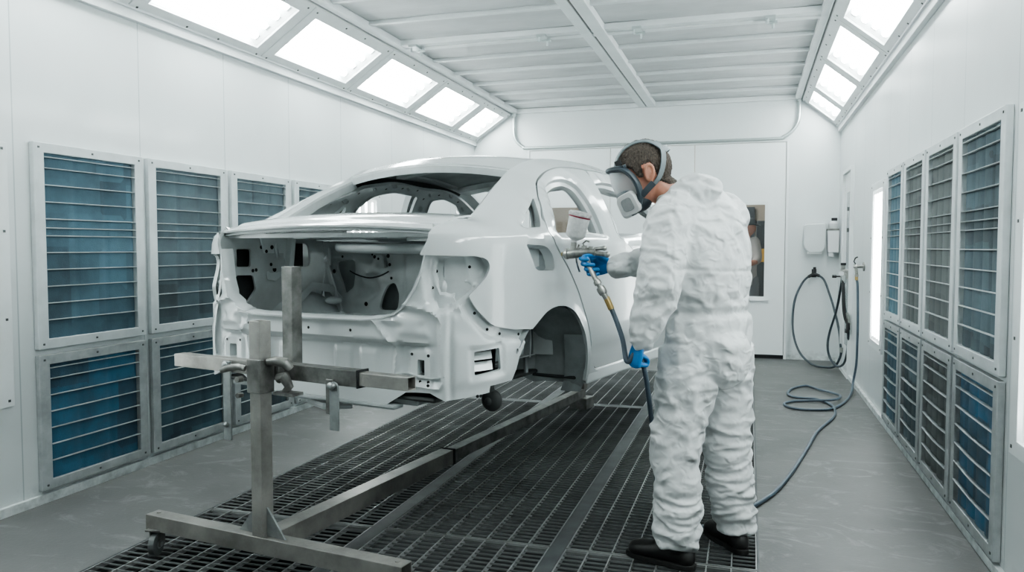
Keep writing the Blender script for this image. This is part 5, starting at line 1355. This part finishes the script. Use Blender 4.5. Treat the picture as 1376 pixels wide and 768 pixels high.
# ---- coverall
tor_pts = [Pt(-.170, 3.362, .80), Pt(-.168, 3.36, .90), Pt(-.165, 3.36, 1.00), Pt(-.168, 3.36, 1.045), Pt(-.172, 3.36, 1.15), Pt(-.185, 3.36, 1.28), Pt(-.198, 3.358, 1.40), Pt(-.225, 3.355, 1.475), Pt(-.262, 3.352, 1.515)]
tor_r = [(.175, .135), (.208, .155), (.200, .150), (.183, .138), (.205, .152), (.222, .160), (.212, .140), (.140, .105), (.078, .078)]
bk = -fac
suit_parts = [tube(tor_pts, tor_r, n=28, up0=lat, sub=5),
    tube([hipL + Pt(0, 0, -.02), Pt(-.250, 3.262, .72), kneL + Pt(.012, 0, 0), Pt(-.276, 3.225, .33), ankL + Pt(.006, 0, .05), ankL + Pt(.0, 0, -.030)], [(.130, .122), (.118, .114), (.096, .096), (.089, .090), (.082, .084), (.076, .080)], n=22, up0=fac, sub=5),
    tube([hipR + Pt(0, 0, -.02), Pt(-.098, 3.45, .72), kneR + Pt(-.012, 0, 0), Pt(-.072, 3.455, .33), ankR + Pt(-.010, 0, .05), ankR + Pt(-.006, 0, -.035)], [(.130, .122), (.112, .110), (.090, .092), (.085, .088), (.080, .084), (.078, .082)], n=22, up0=fac, sub=5),
    tube([shL + Pt(.02, .03, .01), shL + Pt(-.012, -.01, -.06), elL + Pt(.01, 0, .06), elL, elL.lerp(wrL, .55), wrL + Pt(.01, 0, .012)], [.088, .092, .082, .080, .068, .052], n=20),
    tube([shR + Pt(-.02, -.02, .01), shR.lerp(elR, .5), elR, elR.lerp(wrR, .5), wrR + Pt(.006, .004, .004)], [.088, .080, .072, .058, .048], n=20),
    ball(shL + Pt(.03, .04, .0), .095, .09, .085), ball(shR + Pt(-.02, -.04, .0), .095, .09, .085),
    tube([Pt(-.20, 3.42, .87), Pt(-.115, 3.30, .86)], [.13, .13])]
# bunched hood behind the neck and stand-up collar
cn = Pt(-.268, 3.352, 1.515)
hood = []
for k in range(9):
    a = math.radians(-115 + 230 * k / 8); d = bk * math.cos(a) + lat * math.sin(a)
    back = max(0, math.cos(a))
    hood.append((cn + d * (.082 + .030 * back) + Pt(0, 0, -.028 + .062 * back), (.030 + .020 * back, .028 + .012 * back)))
suit_parts.append(tube([p for p, r in hood], [r for p, r in hood], n=16, sub=5))
suit_parts.append(ball(cn + bk * .105 + Pt(.01, 0, .020), .060, .060, .050)); suit_parts.append(ball(cn + bk * .06 + Pt(0, 0, -.02), .09, .09, .06))
suitm = blob(suit_parts, .0085, 5, .5)
def fold(p, fx, fz, seed, warp=.5):
    q = Vector((p.x * fx + seed, p.y * fx, p.z * fz))
    w_ = noise.noise_vector(p * 5 + Vector((seed, 0, 0))) * warp
    n = noise.noise(q + w_)
    return (1 - abs(n) * 2.6)
def wrinkle_all(me):
    bm = bmesh.new(); bm.from_mesh(me); bm.normal_update()
    new = []
    for v in bm.verts:
        p = v.co; z = p.z
        dK = min((p - kneL).length, (p - kneR).length); dA = min((p - ankL).length, (p - ankR).length)
        arm = min(seg3(p, shL, elL), seg3(p, elL, wrL)); armR = min(seg3(p, shR, elR), seg3(p, elR, wrR))
        isarm = (arm < .098 and z > .88 and (p - hipL).length > .18 and p.x < -.29) or (armR < .085 and p.x < -.22)
        amp = .0075; d = 0
        # broad drape
        d += .012 * noise.noise(Vector((p.x * 4.2, p.y * 4.2, z * 2.6)) + Vector((3, 1, 0)))
        if isarm:
            f1 = fold(p, 7, 13, 2.2, 1.4); d += .0085 * max(-1, f1) * (.5 + sstep(.22, .0, (p - elL).length) * .8 + sstep(.14, 0, (p - wrL).length) * .6)
            d += .004 * fold(p, 16, 24, 8.8, 1.)
        elif z < .80:
            lo = sstep(.42, .12, z)
            d += (.006 + .008 * lo + .006 * sstep(.25, 0, dK)) * max(-1, fold(p, 4.5 + 2 * lo, 11 + 7 * lo, 5.1, 1.3))
            d += .0035 * fold(p, 12, 22, 1.3, 1.) + (.007 * lo * math.sin(z * 85 + 3 * noise.noise(p * 7)) * .5)
            d += .006 * max(-1, fold(p, 8, 3.0, 9.4, 1.0)) * (1 - lo)
        elif z < 1.10:
            near = sstep(.10, .0, abs(z - 1.03))
            d += .0075 * max(-1, fold(p, 13, 3.6, 7.7, .7)) * (.6 + .7 * near) - .012 * math.exp(-((z - 1.035) / .013) ** 2) + .006 * math.exp(-((z - 1.062) / .014) ** 2)
            d += .003 * fold(p, 9, 16, 3.3, 1.)
        else:
            u_ = p.dot(Vector((.5, .3, .8)))
            d += .0065 * max(-1, fold(Vector((p.x + z * .45, p.y, z)), 7.5, 4.5, 4.6, 1.1)) + .0035 * fold(p, 14, 9, 6.1, 1.)
            if z > 1.46: d += .007 * fold(p, 13, 20, 2.9, 1.1)
            if p.dot(bk) > Pt(-.18, 3.36, 0).dot(bk) + .05: d -= .005 * math.exp(-((z - 1.205 + .05 * (p.x + .1)) / .006) ** 2)   # back seam
        new.append(p + v.normal * d)
    for v, q in zip(bm.verts, new): v.co = v.co + (q - v.co) * 1.25
    bm.normal_update(); bm.to_mesh(me); bm.free()
def seg3(p, a, b):
    ab = b - a; t = max(0, min(1, (p - a).dot(ab) / ab.length_squared)); return (p - a - ab * t).length
wrinkle_all(suitm)
suit = put(loc(suitm), 'coverall', M_suit, person)
s_ = suit.modifiers.new('sub', 'SUBSURF'); s_.levels = 0; s_.render_levels = 1

# ---- hands in gloves
def hand_parts(w, x, z, mir, curls, spread=.0, thumb=None, scale=1.0, wrist_len=.05):
    x = x.normalized(); z = (z - x * z.dot(x)).normalized(); y = z.cross(x) * mir
    P = lambda a, b, c: w + (x * a + y * b + z * c) * scale
    parts = [tube([P(-wrist_len, 0, 0), P(-.01, 0, 0), P(.03, 0, 0)], [(.030 * scale, .023 * scale), (.027 * scale, .020 * scale), (.034 * scale, .018 * scale)], n=16, up0=y),
             tube([P(.005, 0, 0), P(.04, 0, 0), P(.082, 0, .001)], [(.030 * scale, .018 * scale), (.040 * scale, .017 * scale), (.041 * scale, .014 * scale)], n=18, up0=y),
             ball(P(.082, 0, 0), .016 * scale, .040 * scale, .014 * scale, ax=(x, y, z)), ball(P(.030, .022, -.010), .028 * scale, .018 * scale, .016 * scale, ax=(x, y, z))]
    L = [(.044, .027, .021), (.048, .030, .022), (.045, .028, .022), (.036, .022, .019)]
    for i, (c, l) in enumerate(zip(curls, L)):
        b = .031 - i * .0205; p = P(.080 - (.006 if i == 3 else 0), b, 0); ang = 0; pts = [p]; rad = [.0105]
        for k in range(3):
            ang += math.radians(c[k]); d = x * math.cos(ang) - z * math.sin(ang) + y * spread * (1.5 - i) * (1 - k * .3)
            p = p + d.normalized() * l[k] * scale; pts.append(p); rad.append((.0098, .0090, .0078)[k])
        parts.append(tube(pts, [r * scale * (.92 if i == 3 else 1) for r in rad], n=10, sub=5))
    th = thumb or [(.012, .026, -.010), (.042, .044, -.022), (.072, .046, -.034), (.094, .038, -.038)]
    parts.append(tube([P(*t) for t in th], [.015 * scale, .0125 * scale, .0112 * scale, .009 * scale], n=10, sub=5))
    return parts
# right hand round the gun handle (palm towards the camera side, thumb on top)
gp = hand_parts(Pt(-.563, 3.243, 1.222), Vector((-.985, .05, .03)), Vector((.12, .99, .10)), 1,
                [(58, 62, 40), (72, 72, 45), (88, 80, 45), (92, 82, 45)],
                thumb=[(.010, .026, -.012), (.036, .044, -.030), (.062, .046, -.050), (.088, .040, -.056)], scale=1.06)
put(loc(blob(gp, .0028, 3, .5)), 'glove', M_glove, person)
# left hand closed round the hose
gp = hand_parts(wrL + Pt(-.004, 0, -.012), Vector((-.22, .02, -.97)), Vector((-.72, -.69, .16)), -1,
                [(84, 92, 62), (84, 95, 62), (86, 95, 62), (88, 95, 62)],
                thumb=[(.012, .024, -.008), (.034, .032, -.020), (.052, .026, -.034), (.062, .014, -.040)], scale=1.04)
put(loc(blob(gp, .0028, 3, .5)), 'glove', M_glove, person)
# ---- boots
def boot(heel, toe, ank, name='boot'):
    d = (toe - heel); L = d.length; d.normalize(); s = Vector((-d.y, d.x, 0)); up = Vector((0, 0, 1))
    P = lambda a, b, c: heel + d * a + s * b + up * c
    parts = [tube([P(.08, 0, .125), P(.078, 0, .10), P(.072, 0, .07)], [(.046, .042), (.050, .044), (.058, .046)], n=18, up0=d),
             tube([P(.035, 0, .055), P(.10, 0, .058), P(.17, 0, .050), P(.235, 0, .045), P(L - .035, 0, .040)], [(.040, .040), (.046, .042), (.040, .046), (.034, .050), (.028, .040)], n=18, up0=up),
             ball(P(L - .055, 0, .040), .050, .046, .034, ax=(d, s, up)), ball(P(.035, 0, .045), .036, .038, .042, ax=(d, s, up)), tube([P(.08, 0, .10), P(.15, 0, .075)], [.038, .034])]
    o = put(loc(blob(parts, .0055, 3, .5)), name, M_boot, person)
    m = MB(); n = 28; prof = []
    for k in range(n):
        a = 2 * PI * k / n; x = L / 2 + (L / 2 + .004) * math.cos(a); w_ = .046 * (abs(math.sin(a)) ** .6) * (1 if math.sin(a) > 0 else -1) * (1 - .18 * math.exp(-((x - .11) / .04) ** 2)); prof.append((x, w_))
    m.prism(prof, lambda a, b, q: tuple(P(a, b, q) - PO), 0.001, .024)
    m.build('sole', M_sole, o, bevel=.004)
    m = MB()
    for q in range(4):
        z0 = .100 - q * .010; a0 = .095 + q * .022
        m.ring([P(a0, -.026, z0 - .008) - PO, P(a0 + .006, 0, z0 + .002) - PO, P(a0, .026, z0 - .008) - PO], .003, 6)
    m.build('lace', M_sole, o)
boot(Pt(-.195, 3.165, 0), Pt(-.478, 3.265, 0), ankL); boot(Pt(-.002, 3.388, 0), Pt(-.165, 3.615, 0), ankR)

# ---- respirator
resp = put(loc(blob([ball(H(.070, 0, -.058), .052, .060, .052, ax=AX), ball(H(.050, 0, -.085), .050, .052, .035, ax=AX)], .004, 4, .5)), 'respirator', M_mask, person)
def HP(f, l, u): return tuple(H(f, l, u) - PO)
ringp = [(.100, 0, .060), (.086, .040, .056), (.058, .068, .040), (.040, .078, .005), (.034, .078, -.035), (.042, .068, -.072), (.062, .045, -.098), (.078, 0, -.105)]
fullr = ringp + [(f, -l, u) for f, l, u in ringp[-2:0:-1]] + [ringp[0]]
m = MB(); m.ring(spline([HP(*p) for p in fullr], 6), (.011, .019), 10); m.build('face_seal', M_mask, resp, smooth=True)
# brow peak
m = MB(); m.ring(spline([HP(.050, .074, .048), HP(.084, .052, .060), HP(.102, 0, .066), HP(.084, -.052, .060), HP(.050, -.074, .048)], 6), (.006, .013), 10); m.build('brow_rim', M_mask, resp, smooth=True)
M_vis = bpy.data.materials.new('clear visor'); M_vis.use_nodes = True
nt = M_vis.node_tree; nt.nodes.clear(); o_ = nt.nodes.new('ShaderNodeOutputMaterial'); mx = nt.nodes.new('ShaderNodeMixShader'); tr = nt.nodes.new('ShaderNodeBsdfTransparent'); pb = nt.nodes.new('ShaderNodeBsdfPrincipled')
pb.inputs['Base Color'].default_value = (.62, .66, .68, 1); pb.inputs['Roughness'].default_value = .12; mx.inputs[0].default_value = .62
nt.links.new(tr.outputs[0], mx.inputs[1]); nt.links.new(pb.outputs[0], mx.inputs[2]); nt.links.new(mx.outputs[0], o_.inputs[0])
m = MB(); rows = []
for j in range(9):
    t = j / 8; u = .056 - .112 * t
    row = []
    for i in range(17):
        s = -1 + 2 * i / 16
        f = .107 - .002 * t + .010 * math.sin(PI * t) - (.064 + .010 * t) * abs(s) ** 2.4; row.append(HP(f, s * (.070 - .006 * t), u))
    rows.append(row)
m.add([p for r in rows for p in r], [(j * 17 + i, j * 17 + i + 1, (j + 1) * 17 + i + 1, (j + 1) * 17 + i) for j in range(8) for i in range(16)])
m.build('visor', M_vis, resp, smooth=True)
for sg in (1, -1):
    # cartridge: rounded square disc tilted out to the side
    c = H(.088, sg * .072, -.078) - PO; n = (hf * .42 + hl * sg * .90 - hu * .10).normalized(); a = (hu - n * hu.dot(n)).normalized(); b = n.cross(a)
    sq = rounded([(-.040, -.036), (.042, -.034), (.038, .036), (-.038, .038)], .022, 6)
    def ring_(sc, h): return [c + a * (p[0] * sc) + b * (p[1] * sc) + n * h for p in sq]
    m = MB(); k = len(sq); R = [ring_(.9, -.020), ring_(1.0, -.012), ring_(1.0, .006), ring_(.93, .013), ring_(.80, .014)]
    m.add([p for r in R for p in r], [(i * k + j, i * k + (j + 1) % k, (i + 1) * k + (j + 1) % k, (i + 1) * k + j) for i in range(4) for j in range(k)] + [tuple(4 * k + j for j in range(k)), tuple(range(k - 1, -1, -1))])
    cart = m.build('filter_cartridge', M_cart, resp, smooth=True, angle=50)
    m = MB(); R = [ring_(.58, .0145), ring_(.55, .017), ring_(.45, .0175)]
    m.add([p for r in R for p in r], [(i * k + j, i * k + (j + 1) % k, (i + 1) * k + (j + 1) % k, (i + 1) * k + j) for i in range(2) for j in range(k)] + [tuple(2 * k + j for j in range(k))])
    m.build('filter_face', M_cart2, cart, smooth=True)
    m = MB(); m.cyl(c - n * .018, H(.066, sg * .040, -.062) - PO, .022, .026); m.build('filter_port', M_mask, resp, smooth=True)
# head harness: ribbons lying on the skull
def skull(f, l, u, lift=.012):
    e = Vector((f + .012, l, u - .022)); q = Vector((e.x / .098, e.y / .077, e.z / .090)); k = 1 / q.length
    p = Vector((e.x * k, e.y * k, e.z * k)); nn = Vector((p.x / .098 ** 2, p.y / .077 ** 2, p.z / .090 ** 2)).normalized()
    return p + nn * lift + Vector((-.012, 0, .022)), nn
def ribbon(name, pts, w, m_, on=True, lift=.013):
    P = spline(pts, 8); C_, N_ = [], []
    for p in P:
        if on: q, nn = skull(*p, lift=lift)
        else: q = Vector(p); nn = Vector((0, 1 if p[1] > 0 else -1, 0))
        C_.append(H(*q) - PO); N_.append((hf * nn.x + hl * nn.y + hu * nn.z).normalized())
    m = MB(); vs = []; n = len(C_)
    for i in range(n):
        t = (C_[min(i + 1, n - 1)] - C_[max(i - 1, 0)]).normalized(); s = t.cross(N_[i]).normalized(); ww = w[0] + (w[1] - w[0]) * i / (n - 1)
        for sx, h in ((-1, 0), (1, 0), (1, .004), (-1, .004)): vs.append(C_[i] + s * sx * ww + N_[i] * h)
    m.add(vs, [(4 * i + k, 4 * i + (k + 1) % 4, 4 * i + 4 + (k + 1) % 4, 4 * i + 4 + k) for i in range(n - 1) for k in range(4)] + [(3, 2, 1, 0), (4 * n - 4, 4 * n - 3, 4 * n - 2, 4 * n - 1)])
    return m.build(name, m_, resp, smooth=True, angle=50)
for sg in (1, -1):
    ribbon('cheek_strap', [(.036, sg * .082, -.070), (.010, sg * .086, -.058), (-.018, sg * .088, -.046)], (.011, .011), M_mask, on=False)
    ribbon('side_strap', [(-.010, sg * .070, -.062), (-.045, sg * .070, -.035), (-.070, sg * .060, .010), (-.085, sg * .048, .050), (-.078, sg * .040, .085)], (.008, .011), M_strap)
    ribbon('top_strap', [(-.085, sg * .048, .055), (-.066, sg * .046, .090), (-.030, sg * .040, .105), (.020, sg * .034, .102), (.055, sg * .034, .085), (.078, sg * .036, .062)], (.010, .006), M_strap)
    m = MB(); q, nn = skull(.066, sg * .048, .070, .014); m.obox(H(*q) - PO, hf, hl, hu, .012, .006, .010); m.build('strap_buckle', M_grip, resp, bevel=.002)
ribbon('crown_strap', [(-.092, .046, .045), (-.112, .0, .050), (-.092, -.046, .045)], (.010, .010), M_strap)

def scale_tree(o, seen=set()):
    if o.data and o.data not in seen:
        seen.add(o.data); c = HC - PO; o.data.transform(Matrix.Translation(c) @ Matrix.Scale(HS, 4) @ Matrix.Translation(-c))
    for ch in o.children: scale_tree(ch)
scale_tree(resp)
# ================================================================== FIGURE in the next room, in place of the painter's reflection in the glass
p2 = empty('person', (-.07, 10.7, 0), 0, 'figure in pale jacket and dark cap, in place of a reflection in the door window', 'person')
O2 = Vector((-.07, 10.7, 0))
mm = blob([ball(Pt(-.03, 10.68, 1.56), .10, .075, .115), tube([Pt(-.05, 10.7, 1.45), Pt(-.06, 10.7, 1.38)], [.055, .06]), tube([Pt(-.03, 10.45, 1.08), Pt(.02, 10.44, 1.10), Pt(.07, 10.44, 1.11)], [.035, .04, .03]), ball(Pt(.045, 10.66, 1.54), .03, .02, .025),
           tube([Pt(-.07, 10.7, 1.40), Pt(-.08, 10.7, 1.0), Pt(-.07, 10.7, .2)], [.08, .09, .06])], .01)
mm.transform(Matrix.Translation(-O2)); put(mm, 'body', M_skin, p2)
mm = blob([tube([Pt(-.09, 10.7, .80), Pt(-.09, 10.7, 1.05), Pt(-.085, 10.7, 1.25), Pt(-.07, 10.7, 1.42)], [(.19, .14), (.18, .13), (.21, .14), (.10, .09)], up0=(1, 0, 0), n=20),
           tube([Pt(-.20, 10.62, 1.36), Pt(-.22, 10.5, 1.14), Pt(-.02, 10.46, 1.09)], [.08, .065, .05]), tube([Pt(.05, 10.68, 1.36), Pt(.09, 10.56, 1.16), Pt(.05, 10.46, 1.10)], [.08, .06, .045])], .014)
mm.transform(Matrix.Translation(-O2)); put(mm, 'jacket', mat('pale work jacket', (.50, .50, .50), rough=.8), p2)
mm = blob([tube([Pt(-.17, 10.7, .86), Pt(-.17, 10.7, .1)], [.105, .08]), tube([Pt(.02, 10.7, .86), Pt(.02, 10.7, .1)], [.105, .08])], .016)
mm.transform(Matrix.Translation(-O2)); put(mm, 'trousers', mat('grey work trousers', (.20, .22, .26), rough=.8), p2)
mm = blob([ball(Pt(-.035, 10.68, 1.625), .115, .095, .065), tube([Pt(.05, 10.66, 1.60), Pt(.13, 10.64, 1.575)], [(.05, .012), (.04, .01)], up0=(0, 1, 0))], .01)
mm.transform(Matrix.Translation(-O2)); put(mm, 'cap', M_navy, p2)
mm = blob([tube([Pt(-.17, 10.76, .05), Pt(-.17, 10.56, .04)], [.045, .04])], .012); mm.transform(Matrix.Translation(-O2)); put(mm, 'shoe', M_boot, p2)
mm = blob([tube([Pt(.02, 10.76, .05), Pt(.02, 10.56, .04)], [.045, .04])], .012); mm.transform(Matrix.Translation(-O2)); put(mm, 'shoe', M_boot, p2)
